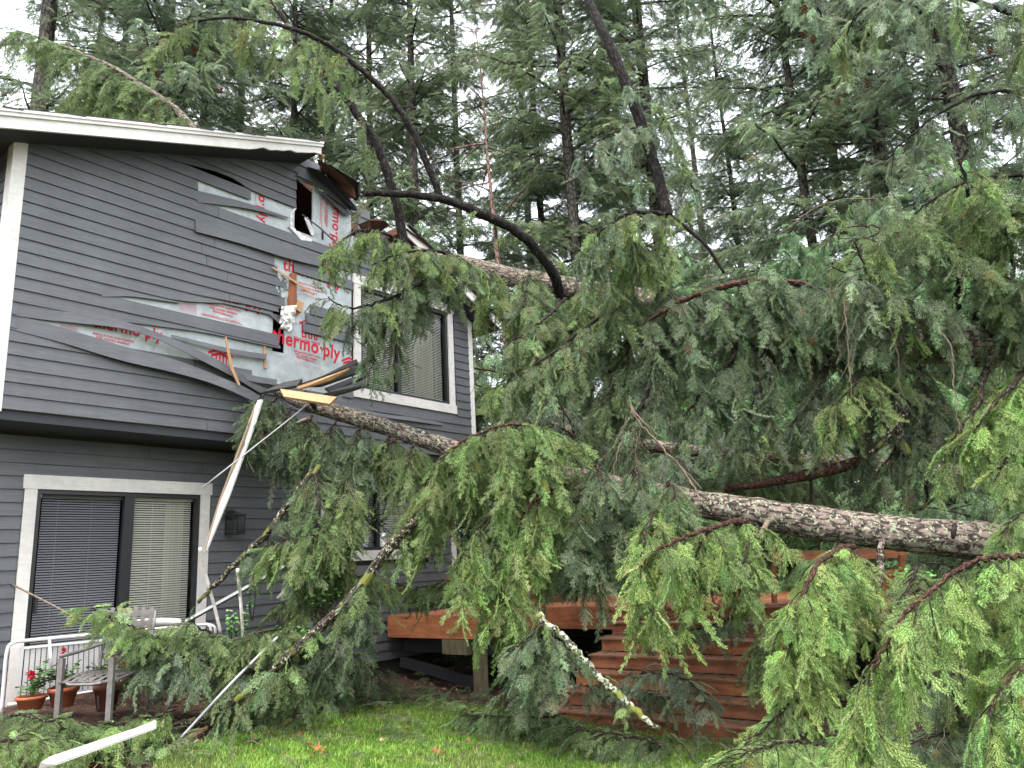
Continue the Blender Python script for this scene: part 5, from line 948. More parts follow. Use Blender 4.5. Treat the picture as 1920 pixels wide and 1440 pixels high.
loose('lichened bough slanting across the lower wall to the door corner', [([(600, 872, 8.5), (575, 905, 8.4), (535, 960, 8.3), (500, 1005, 8.2), (460, 1045, 8.1), (415, 1092, 8.0), (372, 1130, 7.9)], [.034, .036, .036, .034, .032, .03, .018], 'bark_lichen2', dict(L=(.2, .5), every=.3, t1=.8, col=GREY)),
    ([(590, 890, 8.4), (600, 950, 8.1), (590, 1010, 8.0), (560, 1060, 7.9)], [.014, .012, .009, .005], 'twig', dict(L=(.35, .7), every=.06, droop=.3, col=mixc(OLIVE, GREY, .5))),
    ([(640, 930, 8.2), (620, 980, 8.0), (590, 1000, 7.9), (530, 1010, 7.9), (500, 1030, 7.9)], [.014, .012, .009, .007, .004], 'twig', dict(L=(.3, .6), every=.055, droop=.3, col=OLIVE)),
    ([(650, 900, 8.3), (640, 980, 8.1), (640, 1060, 8.0)], [.012, .01, .006], 'twig', dict(L=(.3, .6), every=.07, droop=.3, col=mixc(OLIVE, DARK, .2)))], name='broken_bough')
loose('limb thickly covered with pale lichen slanting down over the stairs to the lawn', [([(1010, 1150, 6.9), (1060, 1200, 6.9), (1100, 1240, 6.85), (1150, 1290, 6.8), (1195, 1330, 6.7), (1238, 1366, 6.6)], [.035, .036, .034, .033, .03, .02], 'bark_lichen', dict(L=(.1, .25), every=.9)),
    ([(1040, 1180, 6.85), (1020, 1215, 6.8), (1000, 1260, 6.8), (985, 1300, 6.8)], [.012, .01, .008, .005], 'twig', dict(L=(.25, .45), every=.06, col=mixc(GREY, DARK, .2))),
    ([(1020, 1165, 6.85), (1000, 1190, 6.8), (960, 1220, 6.8)], [.012, .01, .006], 'twig', dict(L=(.2, .4), every=.07, col=mixc(GREY, SILV, .2)))], name='broken_bough')
loose('short lichened limb poking out between the green curtains beside the cedar chair', [([(853, 926, 7.9), (885, 945, 7.9), (920, 972, 7.8)], [.014, .02, .024], 'bark_lichen', dict(L=(.1, .2), every=.8))], name='broken_bough')
dens = [
 ('dark green bough spread over the ground below the white railing, farthest left', [(-20, 1352, 6.4), (40, 1340, 6.3), (100, 1352, 6.2), (150, 1380, 6.1)], mixc(OLIVE, GREY, .3), (.2, .42), 'mid'),
 ('leafy bough in the bottom left corner of the garden', [(-40, 1400, 5.6), (20, 1390, 5.6), (80, 1400, 5.6)], mixc(OLIVE, FRESH, .3), (.3, .55), 'near'),
 ('low bough resting in front of the flower pots', [(250, 1352, 6.6), (200, 1356, 6.4), (140, 1366, 6.3), (90, 1376, 6.2)], mixc(FRESH, GREY, .5), (.15, .32), 'mid'),
 ('bright bough draped over the pointed white trim board', [(330, 1330, 6.7), (270, 1345, 6.5), (210, 1360, 6.3), (190, 1390, 6.2)], mixc(FRESH, OLIVE, .4), (.2, .4), 'mid'),
 ('grey green bough heaped right of the flower pots', [(430, 1260, 7.3), (380, 1240, 7.2), (320, 1230, 7.1), (280, 1245, 7.0)], mixc(GREY, SILV, .3), (.35, .65), 'mid'),
 ('bough hanging over the end of the white railing', [(470, 1220, 7.5), (410, 1195, 7.4), (350, 1180, 7.3), (290, 1200, 7.2), (262, 1240, 7.15)], mixc(OLIVE, GREY, .3), (.3, .65), 'mid'),
 ('light green tuft arching over the back of the metal chair', [(300, 1200, 7.1), (260, 1180, 7.0), (215, 1165, 6.9), (195, 1150, 6.85), (178, 1140, 6.85)], mixc(FRESH, GREY, .3), (.15, .32), 'mid'),
 ('bough fallen between the birch stems and the leaning lichened bough', [(560, 1190, 7.6), (520, 1180, 7.5), (470, 1190, 7.4), (430, 1220, 7.3)], mixc(OLIVE, DARK, .2), (.3, .6), 'mid'),
 ('dense bough piled below the leaning lichened bough', [(560, 1290, 7.5), (520, 1260, 7.3), (470, 1260, 7.2), (420, 1290, 7.1)], mixc(OLIVE, GREY, .5), (.35, .6), 'mid'),
 ('dark bough tucked under the left end of the deck', [(640, 1240, 8.4), (600, 1200, 8.1), (550, 1180, 8.0), (500, 1190, 7.9)], mixc(GREY, DARK, .5), (.35, .7), 'mid'),
 ('bough resting on the deck left of its red rim board', [(700, 1100, 8.8), (660, 1080, 8.5), (600, 1100, 8.3), (540, 1130, 8.1)], mixc(OLIVE, DARK, .2), (.35, .7), 'mid'),
 ('green bough lying on the deck behind the rim board', [(900, 1110, 9.6), (850, 1090, 9.5), (790, 1100, 9.4), (740, 1095, 9.4)], mixc(OLIVE, DARK, .3), (.25, .5), 'mid'),
 ('blue green bough dropped beside the foot of the stairs', [(1060, 1230, 7.4), (1010, 1240, 7.3), (975, 1280, 7.2), (960, 1310, 7.2)], mixc(GREY, DARK, .3), (.25, .45), 'mid'),
 ('flat heap of boughs on the lawn edge before the stairs', [(1060, 1340, 8.0), (990, 1345, 7.8), (930, 1340, 7.8), (870, 1335, 7.9)], mixc(GREY, FRESH, .3), (.25, .5), 'mid'),
 ('bough lying on the lawn before the lowest step', [(1250, 1400, 6.9), (1190, 1380, 7.0), (1120, 1370, 7.2), (1060, 1365, 7.4)], mixc(GREY, OLIVE, .5), (.2, .4), 'mid'),
 ('scraggy bough lying on the upper steps', [(1400, 1150, 8.4), (1350, 1165, 8.3), (1300, 1180, 8.3), (1240, 1190, 8.3)], mixc(GREY, SILV, .3), (.15, .3), 'mid'),
 ('silvery bough hanging down the middle of the steps', [(1180, 1265, 7.6), (1240, 1262, 7.4), (1290, 1280, 7.2), (1320, 1320, 7.0)], SILV, (.12, .26), 'mid'),
 ('grey bough dropped along the second lowest step', [(1100, 1285, 7.9), (1150, 1290, 7.8), (1210, 1300, 7.7), (1260, 1310, 7.6)], mixc(GREY, SILV, .4), (.12, .25), 'mid'),
 ('dark bough mass under the trunk right of the steps', [(1560, 1130, 7.6), (1500, 1150, 7.5), (1450, 1190, 7.4), (1430, 1240, 7.4)], mixc(OLIVE, DARK, .3), (.35, .7), 'mid'),
 ('green heap at the bottom beneath the yellow green curtain', [(1560, 1400, 5.4), (1480, 1390, 5.3), (1400, 1410, 5.2), (1350, 1440, 5.1)], mixc(OLIVE, FRESH, .5), (.25, .45), 'near'),
 ('low shadowed heap in the bottom right corner', [(1950, 1330, 5.3), (1860, 1350, 5.3), (1780, 1370, 5.2), (1700, 1400, 5.1)], mixc(GREY, DARK, .3), (.3, .6), 'near'),
 ('bough standing upright by the deck post', [(700, 1290, 8.9), (690, 1250, 8.8), (650, 1240, 8.7), (610, 1260, 8.6)], mixc(GREY, DARK, .4), (.2, .4), 'mid'),
 ('small bough tips strewn on the mulch left of the grey shingle', [(520, 1330, 7.6), (480, 1335, 7.4), (440, 1345, 7.2)], mixc(FRESH, SILV, .5), (.15, .3), 'mid'),
 ('moss coloured tuft on the mulch at the foot of the thin rod', [(330, 1395, 6.5), (300, 1390, 6.4), (270, 1400, 6.3)], mixc(OLIVE, SILV, .3), (.12, .22), 'mid'),
 ('bough heaped beneath the mossy log behind the trunk', [(1540, 930, 9.0), (1480, 900, 9.0), (1400, 890, 9.0), (1320, 900, 9.2)], mixc(GREY, OLIVE, .5), (.4, .8), 'mid'),
 ('bough hanging over the deck right behind the stairs', [(1420, 1060, 8.8), (1350, 1050, 8.8), (1270, 1060, 9.0), (1180, 1050, 9.2)], mixc(GREY, DARK, .5), (.3, .65), 'mid'),
 ('bough lying along the deck behind the chair', [(1080, 1060, 10.4), (1020, 1050, 10.4), (960, 1050, 10.4)], mixc(GREY, DARK, .3), (.3, .6), 'mid'),
]
for lb, px, c, LL, kd in dens:
    t = thing('fallen_bough', lb, 'bough', W(*px[0]), None); n_ = 1
    B(t, px, [.013, .011, .008, .004], 'twig', LL, .045 if kd == 'mid' else .045, .16, .85 if kd == 'mid' else .65, c, kd, lift=.15)
# bare hanging twigs, tangled
def bare(t, px, r, m='twig_pale', nsub=5, L=.5):
    if m == 'twig_pale': r = [q*.6 for q in r]
    P, o = branch(t, px, r, m, 'bare_twig', wig=.006, sides=6); b = MB()
    for _ in range(nsub):
        i = R_.randrange(2, len(P)-1); p = P[i]; d = nrm(np.array([R_.gauss(0, .6), R_.gauss(0, .4), -.8])); Q = [p]
        for k in range(6): d = nrm(d+np.array([R_.gauss(0, .3), R_.gauss(0, .3), -.1])); p = p+d*L/6; Q.append(p)
        b.tube(Q, np.linspace(r[-1]*.8, r[-1]*.3, 7), 4, cap=False)
    b.build('twiglets', M[m], t, kind='stuff')
bare(FB, [(1583, 560, 7.6), (1588, 620, 7.5), (1594, 690, 7.5), (1600, 760, 7.5)], [.012, .013, .010, .005], nsub=6)
bare(FB, [(1660, 590, 7.5), (1680, 650, 7.4), (1685, 710, 7.4), (1690, 760, 7.4)], [.006, .007, .006, .003])
bare(FB, [(1750, 600, 7.2), (1785, 650, 7.1), (1792, 720, 7.1), (1800, 790, 7.1), (1812, 840, 7.1)], [.009, .012, .012, .009, .004], 'twig_pale', 6)
bare(FB, [(1460, 440, 8.0), (1540, 385, 8.0), (1640, 372, 8.0), (1660, 405, 8.0)], [.005, .008, .009, .005], 'twig_pale', 5)
bare(FB, [(1595, 490, 7.9), (1622, 450, 7.9), (1655, 432, 7.9), (1700, 440, 7.9)], [.004, .01, .012, .006], 'twig_red', 7, .4)
bare(FB, [(1540, 470, 7.9), (1580, 430, 7.9), (1640, 425, 7.9), (1680, 440, 7.9)], [.003, .007, .009, .006], 'twig_red', 7, .4)
bare(FA, [(1180, 742, 7.9), (1195, 790, 7.8), (1250, 850, 7.7), (1290, 895, 7.6), (1312, 940, 7.5)], [.008, .012, .016, .018, .016], 'twig_pale', 4)
bare(FA, [(1175, 780, 7.8), (1165, 830, 7.8), (1155, 880, 7.7), (1150, 930, 7.7)], [.006, .008, .007, .004], 'twig_pale', 9, .5)
bare(FA, [(1200, 800, 7.8), (1190, 850, 7.8), (1200, 890, 7.7)], [.004, .006, .004], 'twig_pale', 9, .45)
bare(FA, [(1790, 1150, 4.6), (1795, 1210, 4.55), (1795, 1290, 4.5), (1770, 1370, 4.5), (1745, 1420, 4.4)], [.006, .007, .006, .005, .003], 'twig_pale', 4, .3)
bare(FA, [(1600, 1060, 6.4), (1590, 1120, 6.3), (1580, 1180, 6.2)], [.012, .012, .008], 'twig_red', 3)
bare(FB, [(1700, 770, 7.8), (1680, 800, 7.75), (1700, 850, 7.7), (1745, 875, 7.7)], [.05, .055, .055, .045], 'bark_lichen2', 2)
bare(FB, [(1655, 660, 8.1), (1655, 700, 8.0), (1662, 740, 8.0)], [.03, .026, .02], 'bark_dark', 2)
bare(FB, [(1800, 300, 7.7), (1830, 420, 7.7), (1845, 520, 7.7), (1825, 600, 7.7)], [.02, .022, .02, .018], 'bark_dark', 3)
bare(FC, [(890, 720, 12), (960, 750, 12), (1000, 780, 12), (1060, 810, 12), (1080, 830, 12)], [.012, .018, .02, .02, .016], 'twig_red', 4)
bare(FC, [(890, 690, 12.2), (940, 700, 12.2), (1000, 715, 12.2)], [.02, .016, .008], 'twig_red', 3)
bare(FC, [(1045, 745, 11.5), (1060, 775, 11.5), (1085, 808, 11.6)], [.008, .012, .016], 'twig', 2)
bare(FB, [(640, 460, 8.6), (690, 375, 8.7), (650, 420, 8.6)], [.004, .006, .004], 'twig_pale', 2)
bare(FA, [(762, 520, 8.6), (757, 600, 8.6), (745, 640, 8.6), (738, 680, 8.6)], [.006, .009, .009, .005], 'twig_pale', 4, .3)
# cones
def cone_at(t, x, y, d, L=.085):
    b = MB(); c = W(x, y, d); q = random.Random(int(x*7+y))
    for k in range(26):
        z = L*(.5-k/26); rr = .5*L*.42*math.sin(math.pi*(.12+.86*(1-k/26)))*1.3; a = k*2.4; v = np.array([math.cos(a), math.sin(a), 0]); leaf_mesh(b, c+hZ*z+v*rr*.3, v*1.0-hZ*.5, (0, 0, 1), rr*1.1+.008, .022, .1)
    b.build('cone', M['cone'], t)
for x, y in ((365, 93), (312, 102), (296, 138), (413, 168)): cone_at(FB, x, y, 8.8)
for x, y in ((1508, 15), (1508, 62), (1525, 72), (1570, 188), (1626, 155), (1855, 92)): cone_at(FB, x, y, 8.2, .1)
for x, y, t in ((1522, 637, FB), (1100, 795, FC), (1106, 812, FC), (1290, 655, FB)): cone_at(t, x, y, 7.6 if t is FB else 11.4, .09)
# ---------------------------------------------------------------- the boughs behind the roof
FE = thing('roof_bough', 'long pale bough lying up over the back of the roof', 'bough', W(360, 245, 12))
B(FE, [(368, 252, 11.2), (345, 222, 11.3), (310, 190, 11.5), (262, 160, 11.6), (215, 130, 11.7), (150, 102, 11.8), (95, 80, 11.9), (45, 62, 12)], [.07, .06, .05, .045, .04, .035, .025, .012], 'bark_pale', (.4, 1.1), .085, .3, 1.15, mixc(OLIVE, GREY, .4))
B(FE, [(262, 160, 11.6), (240, 180, 11.5), (215, 205, 11.4)], [.02, .016, .008], 'bark_pale', (.5, 1.0), .09, .34, 1.15, mixc(OLIVE, GREY, .2))
B(FE, [(215, 130, 11.7), (195, 155, 11.6), (140, 172, 11.5)], [.02, .016, .008], 'bark_pale', (.4, .8), .10, .34, 1.1, mixc(OLIVE, GREY, .2))
# ---------------------------------------------------------------- standing trees
def tree(name, label, x, d, rad, h, c, crown_from, lim, kind='far', sc=1.0, m='bark_bg', lean=(0, 0), dens=1.0, nper=6, gap=.5, topx=None, group=None, droop=.12, cat='tree', dead=False, az=None, y=900, rise=.1, cbase=None, every=.22):
    p0 = W(x, y, d); h = h+(12 if kind == 'far' and not dead else 0); base = np.array([p0[0], p0[1], hill(p0[0], p0[1])]); q = random.Random(int(x*3+d*7)); t = thing(name, label, cat, base, group)
    P = [base-hZ*.2+np.array([lean[0]*s*h+q.gauss(0, .03)*s, lean[1]*s*h, h*s]) for s in np.linspace(0, 1, 9)]; PT, _ = trunk_mesh(t, P, [rad*1.25, rad, rad*.9, rad*.8, rad*.66, rad*.5, rad*.35, rad*.2, .02], m, 14, 60, .04)
    cr_ = Crown(kind); tb = MB(); z = crown_from; Hc = h-crown_from
    ztop = 5+d*1.0
    while z < min(h-.4, ztop):
        f = (z-crown_from)/Hc; prof = (math.sin(min(1, f*2.2+.25)*1.57))*(1-f)**.5 if cbase is None else (1-f)**cbase
        for k in range(nper):
            if q.random() > dens*(.68 if kind == 'far' else 1): continue
            a = q.uniform(0, 6.28) if az is None else az+q.gauss(0, .9); L = lim*1.12*prof*q.uniform(.45, 1.25)
            if L < .3: continue
            i = min(int((z+.2)/h*60), 59); p = PT[i]+hZ*q.uniform(-.2, .2); dv = np.array([math.cos(a), math.sin(a), rise+q.uniform(-.1, .25)]); n = max(4, int(L/.3)); Q = [p]
            for _ in range(n): dv = nrm(dv+np.array([q.gauss(0, .07), q.gauss(0, .07), -.045])); p = p+dv*L/n; Q.append(p)
            tb.tube(Q, np.linspace(.012+.010*L, .005, n+1), 5, cap=False)
            if dead: continue
            x_ = .12
            S2 = np.array(Q)
            while x_ < 1:
                k2 = min(int(x_*n), n-1); pp = S2[k2]+(S2[k2+1]-S2[k2])*(x_*n-k2); tt = nrm(S2[k2+1]-S2[k2]); sv = nrm(np.cross(tt, (0, 0, 1.0)))
                for sgn in (-1, 1):
                    l2 = (1-x_)*L*.38+.25; ns = max(1, int(l2/.34)); dd = nrm(tt*.7+sv*sgn*q.uniform(.5, 1.1)+np.array([0, 0, -droop])); ps = pp
                    for e in range(ns):
                        cr_.add(ps, nrm(dd+np.array([q.gauss(0, .25), q.gauss(0, .25), q.gauss(-droop*1.3, .22)])), np.array([q.gauss(0, .35), q.gauss(0, .35), 1.]), sc*1.05*q.uniform(.65, 1.1), c if q.random() < .7 else tuple(v*1.35 for v in c)); ps = ps+dd*.32
                x_ += .72*every/L*q.uniform(.7, 1.3)
            cr_.add(Q[-1], dv, np.array([0, 0, 1.]), sc*.9, tuple(v*1.3 for v in c))
        z += gap*q.uniform(.7, 1.3)
    tb.build('limbs', M['bark_bg' if m == 'bark_bg' else m], t, kind='stuff')
    if not dead: cr_.build(t, 'crown', .3)
    return t
BGc = mixc(BG, OLIVE, .3)
T = [
 ('fir_tree', 'mossy fir trunk rising behind the left end of the roof', 5, 17, .24, 24, BGc, 6.5, 2.6, dict(dens=.55)),
 ('fir_tree', 'bushy fir whose dark trunk shows behind the middle of the roof', 268, 19, .24, 24, BG, 7.2, 3.4, dict(dens=.95)),
 ('fir_tree', 'slim fir behind the house between the roof and the arching branch', 430, 25, .18, 25, mixc(BG, DARK, .3), 6, 3.2, dict(dens=.7)),
 ('fir_tree', 'thin trunked fir to the right of the broken roof ridge', 790, 22, .15, 26, BGc, 6, 2.8, dict(dens=.85)),
 ('fir_tree', 'narrow fir just left of the bare reddish trunk', 880, 27, .16, 28, mixc(BG, GREY, .4), 5, 3.0, dict(dens=.7)),
 ('fir_tree', 'straight fir with visible reddish trunk above the fallen trunk in the middle', 1112, 21, .20, 27, mixc(BG, OLIVE, .4), 6.6, 3.6, dict(dens=.72)),
 ('fir_tree', 'tall fir behind the dark leaning trunk with open limbs against the sky', 1282, 23, .24, 29, mixc(BG, OLIVE, .2), 8.5, 3.8, dict(dens=.6)),
 ('fir_tree', 'drooping fir right of the open patch of sky', 1590, 18, .14, 17, BGc, 2.0, 3.4, dict(dens=.85)),
 ('fir_tree', 'dense fir rising behind the right end of the upper fallen trunk', 1760, 17, .18, 24, mixc(BG, CEDAR, .3), 2.5, 3.0, dict(dens=.9)),
 ('fir_tree', 'dark fir at the far right edge of the clearing', 1930, 15, .2, 24, mixc(BG, DARK, .3), 3, 3.2, dict(dens=.9)),
 ('fir_tree', 'small topped fir filling the gap left of the drooping fir', 1440, 27, .16, 15, mixc(BG, DARK, .2), 1, 3.0, dict(dens=.9)),
 ('fir_tree', 'far fir half hidden behind the straight middle fir', 1020, 32, .2, 30, mixc(BG, GREY, .5), 5, 3.4, dict(dens=.6)),
 ('fir_tree', 'far dim fir between the roof and the thin trunked fir', 620, 30, .2, 30, mixc(BG, GREY, .5), 5, 3.6, dict(dens=.65)),
 ('fir_tree', 'dim fir at the back left beyond the roof bough', 120, 28, .2, 28, mixc(BG, DARK, .3), 6, 3.4, dict(dens=.7)),
 ('fir_tree', 'backmost fir behind the open limbs right of centre', 1370, 36, .22, 27, mixc(BG, GREY, .5), 5, 3.2, dict(dens=.5)),
 ('fir_tree', 'dim fir between the mossy left trunk and the bushy fir', 175, 23, .15, 26, mixc(BG, DARK, .2), 6.5, 3.0, dict(dens=.8)),
 ('fir_tree', 'fir crowding the bushy fir on its right, over the roof', 350, 22, .15, 24, BGc, 7.5, 2.8, dict(dens=.8)),
 ('fir_tree', 'fir showing between the two dark arching branches', 540, 24, .15, 26, BGc, 6, 3.0, dict(dens=.8)),
 ('fir_tree', 'fir whose crown fills the space inside the big arch', 700, 25, .15, 27, mixc(BG, GREY, .3), 5, 3.2, dict(dens=.85)),
 ('fir_tree', 'backmost fir seen between the bare trunk and the straight fir', 1045, 26, .15, 28, mixc(BG, OLIVE, .2), 6, 3.0, dict(dens=.7)),
 ('fir_tree', 'fir crossing behind the dark leaning trunk', 1200, 27, .17, 28, mixc(BG, GREY, .3), 5, 3.4, dict(dens=.8)),
 ('fir_tree', 'twin fir standing beside the drooping fir on the right', 1660, 22, .16, 22, mixc(BG, DARK, .2), 3, 3.4, dict(dens=.8)),
 ('fir_tree', 'loose crowned fir in front of the dense right hand firs', 1840, 20, .16, 26, BGc, 3, 3.4, dict(dens=.8)),
 ('fir_tree', 'low fir behind the open patch of sky', 1500, 30, .16, 8, mixc(BG, GREY, .4), 1, 3.6, dict(dens=.9)),
]
for nm, lb, x, d, r, h, c, cf, lim, kw in T: tree(nm, lb, x, d, r, h, c, cf, lim, sc=1.0+.012*(d-15), **kw)
tree('bare_tree', 'slender bare reddish trunk with dead limbs leaning left in the middle', 990, 19, .11, 17, BG, 6, 2.6, dead=True, m='bark_bare', lean=(-.045, 0), dens=.45, nper=3)
U = [
 ('young_cedar', 'bright young cedar behind the house corner', 905, 14.5, .07, 6.2, CEDAR, .4, 1.6), ('young_cedar', 'bright cedar filling the gap under the upper trunk in the middle', 1010, 16, .08, 7.5, mixc(CEDAR, BG, .3), .4, 2.0),
 ('young_cedar', 'green cedar left of the straight middle fir', 1060, 19, .1, 9.5, mixc(CEDAR, BRIGHT, .3), .5, 2.2), ('young_cedar', 'fresh green cedar below the open sky patch', 1370, 16, .09, 8.2, mixc(CEDAR, BRIGHT, .4), .4, 2.1),
 ('young_cedar', 'cedar right of the leaning trunk', 1300, 19, .1, 10, mixc(CEDAR, BG, .2), .5, 2.1), ('young_cedar', 'broad cedar behind the grey green boughs on the right', 1560, 14, .1, 8, CEDAR, .4, 2.2),
 ('young_cedar', 'cedar at right behind the upper trunk', 1720, 13, .1, 8.5, mixc(CEDAR, BG, .3), .4, 2.1), ('young_cedar', 'cedar against the right edge', 1880, 12, .1, 8.5, mixc(CEDAR, BRIGHT, .3), .4, 2.0),
 ('young_cedar', 'small cedar between the deck and the back trunk', 1180, 15, .07, 5.6, CEDAR, .3, 1.7), ('young_cedar', 'cedar left of the straight fir seen through the arch', 800, 19, .1, 10.5, mixc(CEDAR, BG, .5), 2.5, 2.0),
 ('young_cedar', 'low cedar behind the mossy log', 1460, 13, .06, 4.6, mixc(CEDAR, BRIGHT, .3), .2, 1.6), ('young_cedar', 'low cedar behind the planter box', 1700, 10.5, .05, 3.4, mixc(CEDAR, BG, .3), .2, 1.4),
 ('young_cedar', 'low cedar in the shade at the far right', 1880, 9.5, .05, 3.2, mixc(CEDAR, BG, .3), .2, 1.4), ('young_cedar', 'second low cedar behind the deck corner', 960, 17, .06, 4.5, mixc(CEDAR, BRIGHT, .4), .2, 1.6),
]
for nm, lb, x, d, r, h, c, cf, lim in U: tree(nm, lb, x, d, r, h, c, cf, lim, kind='cedar', sc=.95, dens=.95, gap=.36, nper=6, droop=.45, rise=.25, cbase=.6, cat='tree', every=.2)
# far wood that reads as one mass
fw = Crown('far'); q = random.Random(5)
for k in range(9000):
    a = q.uniform(-42, 44); d = q.uniform(38, 60); x = math.sin(math.radians(a))*d; y = math.cos(math.radians(a))*d; top = 10.5+4.5*math.sin(a*.55)+3.0*math.sin(a*1.7+1)+q.gauss(0, 1.2); z = q.uniform(-.5, max(1, top)); z = z if q.random() < .8 else z*.5
    fw.add((x, y, z), (math.cos(k*1.7), math.sin(k*1.7), -.3+q.gauss(0, .3)), (q.gauss(0, .4), q.gauss(0, .4), 1), q.uniform(2.4, 4.2), mixc(BG, DARK, q.random()))
for k in range(5200):     # unseen wood behind the camera, added and sized to shape the light
    a = q.uniform(60, 300); d = q.uniform(30, 40); x = math.sin(math.radians(a))*d; y = math.cos(math.radians(a))*d; top = 9+3*math.sin(a*.3)+2*math.sin(a*1.1); z = q.uniform(0, top)
    fw.add((x, y, z), (math.cos(k*1.7), math.sin(k*1.7), -.3+q.gauss(0, .3)), (q.gauss(0, .4), q.gauss(0, .4), 1), q.uniform(2.6, 4.6), mixc(BG, DARK, q.random()))
fwo = fw.build(None, 'far_woodland'); tag(fwo, 'dim mass of far conifers closing off the clearing, plus an added unseen ring that shapes the light', 'woodland', None, 'stuff')
sh = Crown('cedar')
for k in range(5200):
    a = q.uniform(-8, 44); d = q.uniform(12.5, 30); x = math.sin(math.radians(a))*d; y = math.cos(math.radians(a))*d
    sh.add((x, y, hill(x, y)+abs(q.gauss(0, .8))), (math.cos(k*1.7), math.sin(k*1.7), .5+q.gauss(0, .4)), (q.gauss(0, .4), q.gauss(0, .4), 1), q.uniform(.8, 1.6), mixc(mixc(BG, DARK, .3), CEDAR, q.random()*.8))
sho = sh.build(None, 'undergrowth'); tag(sho, 'low green undergrowth covering the forest floor', 'undergrowth', None, 'stuff')
# finish crowns and twigs of the fallen trees and boughs
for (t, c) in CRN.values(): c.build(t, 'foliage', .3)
for t, b in TW.values():
    if b.n: b.build('twigs', M['twig'], t, kind='stuff')
# ---------------------------------------------------------------- lawn grass, litter, small plants
gr = Crown('grass'); q = random.Random(9)
k = 0
while k < 26000:
    x, y = q.uniform(-4.2, 3.4), q.uniform(4.6, 9.8)
    if lawn_in(x, y) < .02+q.gauss(0, .08): continue
    if math.sin(x*7.3+2)*math.sin(y*6.1)+q.gauss(0, .4) > 1.0: continue
    if True:
        a = q.uniform(0, 6.28); gr.add((x, y, gz(x, y)+.028), (math.cos(a), math.sin(a), 0), (0, 0, 1), q.uniform(.6, 1.05), mixc(mixc((.09, .20, .03), (.34, .54, .11), q.random()), (.22, .21, .10), max(0, .5*math.sin(x*2.3+y*1.7)*math.sin(y*3.9-x*1.1+1)+q.gauss(0, .12))))
    k += 1
g = gr.build(None, 'grass', .38); tag(g, 'bright green lawn grass at the bottom of the picture', 'grass', None, 'stuff')
lt_ = MB(); lt2 = MB()
for k in range(1500):
    x, y = q.uniform(-5, 3), q.uniform(5.5, 11.5)
    if lawn_in(x, y) > (.12 if q.random() < .93 else .9): continue
    a = q.uniform(0, 6.28); L = q.uniform(.015, .06); (lt_ if k % 2 else lt2).plank((x, y, gz(x, y)+.03+q.uniform(0, .02)), (x+math.cos(a)*L, y+math.sin(a)*L, gz(x, y)+.03+q.uniform(0, .03)), q.uniform(.005, .018), .005)
tag(lt_.build('bark_chips', M['stud'], None, kind='stuff'), 'red brown bark chips strewn over the mulch bed', 'bark chips'); tag(lt2.build('wood_chips', M['fresh_wood'], None, kind='stuff'), 'pale wood chips strewn over the mulch bed', 'wood chips')
# fine needles litter on the lawn, steps and mulch
nl = Crown('mid')
for k in range(900):
    x, y = q.uniform(-4, 3.6), q.uniform(5.2, 10.2); a = q.uniform(0, 6.28)
    if lawn_in(x, y) > 1.0 and q.random() < .6: continue
    nl.add((x, y, gz(x, y)+.085), (math.cos(a), math.sin(a), .12), (q.gauss(0, .3), q.gauss(0, .3), 1), q.uniform(.25, .75), mixc(SILV, FRESH, q.random()*.6))
for cx, cy, nn, sp in [(600, 1325, 60, .35), (660, 1310, 60, .4), (560, 1340, 40, .3), (740, 1322, 36, .3), (800, 1312, 30, .3), (870, 1350, 50, .35), (1010, 1385, 40, .3), (760, 1400, 34, .16), (1240, 1425, 40, .25), (1150, 1395, 40, .3), (450, 1345, 50, .35), (400, 1400, 30, .25), (500, 1300, 60, .4), (860, 1325, 40, .3), (940, 1375, 30, .25), (1060, 1345, 60, .35), (1140, 1355, 60, .35), (1220, 1375, 50, .3), (1300, 1410, 50, .3)]:
    g0 = G(cx, cy); cc = mixc(mixc(GREY, SILV, q.random()), FRESH, q.random()*.8)
    for k in range(nn):
        x, y = g0[0]+q.gauss(0, sp), g0[1]+q.gauss(0, sp*.8); a = q.uniform(0, 6.28)
        nl.add((x, y, gz(x, y)+.05+abs(q.gauss(0, .05))), (math.cos(a), math.sin(a), q.uniform(-.1, .5)), (q.gauss(0, .5), q.gauss(0, .5), 1), q.uniform(.3, .85), cc)
for i in range(7):
    for k in range(44):
        n_ = q.uniform(NL0, NL1); a = q.uniform(0, 6.28); nl.add(tuple(H(7.74+i*.288+q.uniform(0, .25), .171*(i+1)+.02, n_)), (math.cos(a), math.sin(a), .1), (0, 0, 1), q.uniform(.12, .45), mixc(GREY, SILV, q.random()))
tag(nl.build(None, 'fir_tips'), 'small torn fir tips littering lawn, mulch and steps', 'fir tips', None, 'stuff')
sk = MB()
for k in range(90):
    i = q.randrange(7); n_ = q.uniform(NL0, NL1-.4); p = H(7.78+i*.288+q.uniform(0, .25), .171*(i+1)+.015, n_); a = q.uniform(-.6, .6); L = q.uniform(.1, .45); d = hN*math.cos(a)-hD*math.sin(a)*.4
    sk.tube([p, p+d*L*.5+hZ*q.uniform(0, .05), p+d*L+hZ*q.uniform(0, .06)], [.004, .003, .002], 4)
for k in range(190):
    x, y = q.uniform(-3.5, 3), q.uniform(5.8, 10); a = q.uniform(0, 6.28); L = q.uniform(.1, .35); z = gz(x, y)+.07; sk.tube([(x, y, z), (x+math.cos(a)*L*.5, y+math.sin(a)*L*.5, z+.04), (x+math.cos(a)*L, y+math.sin(a)*L, z+.01)], [.004, .003, .002], 4)
tag(sk.build('small_twigs', M['twig_pale'], None, kind='stuff'), 'thin snapped twigs littering the steps and the ground', 'twigs')
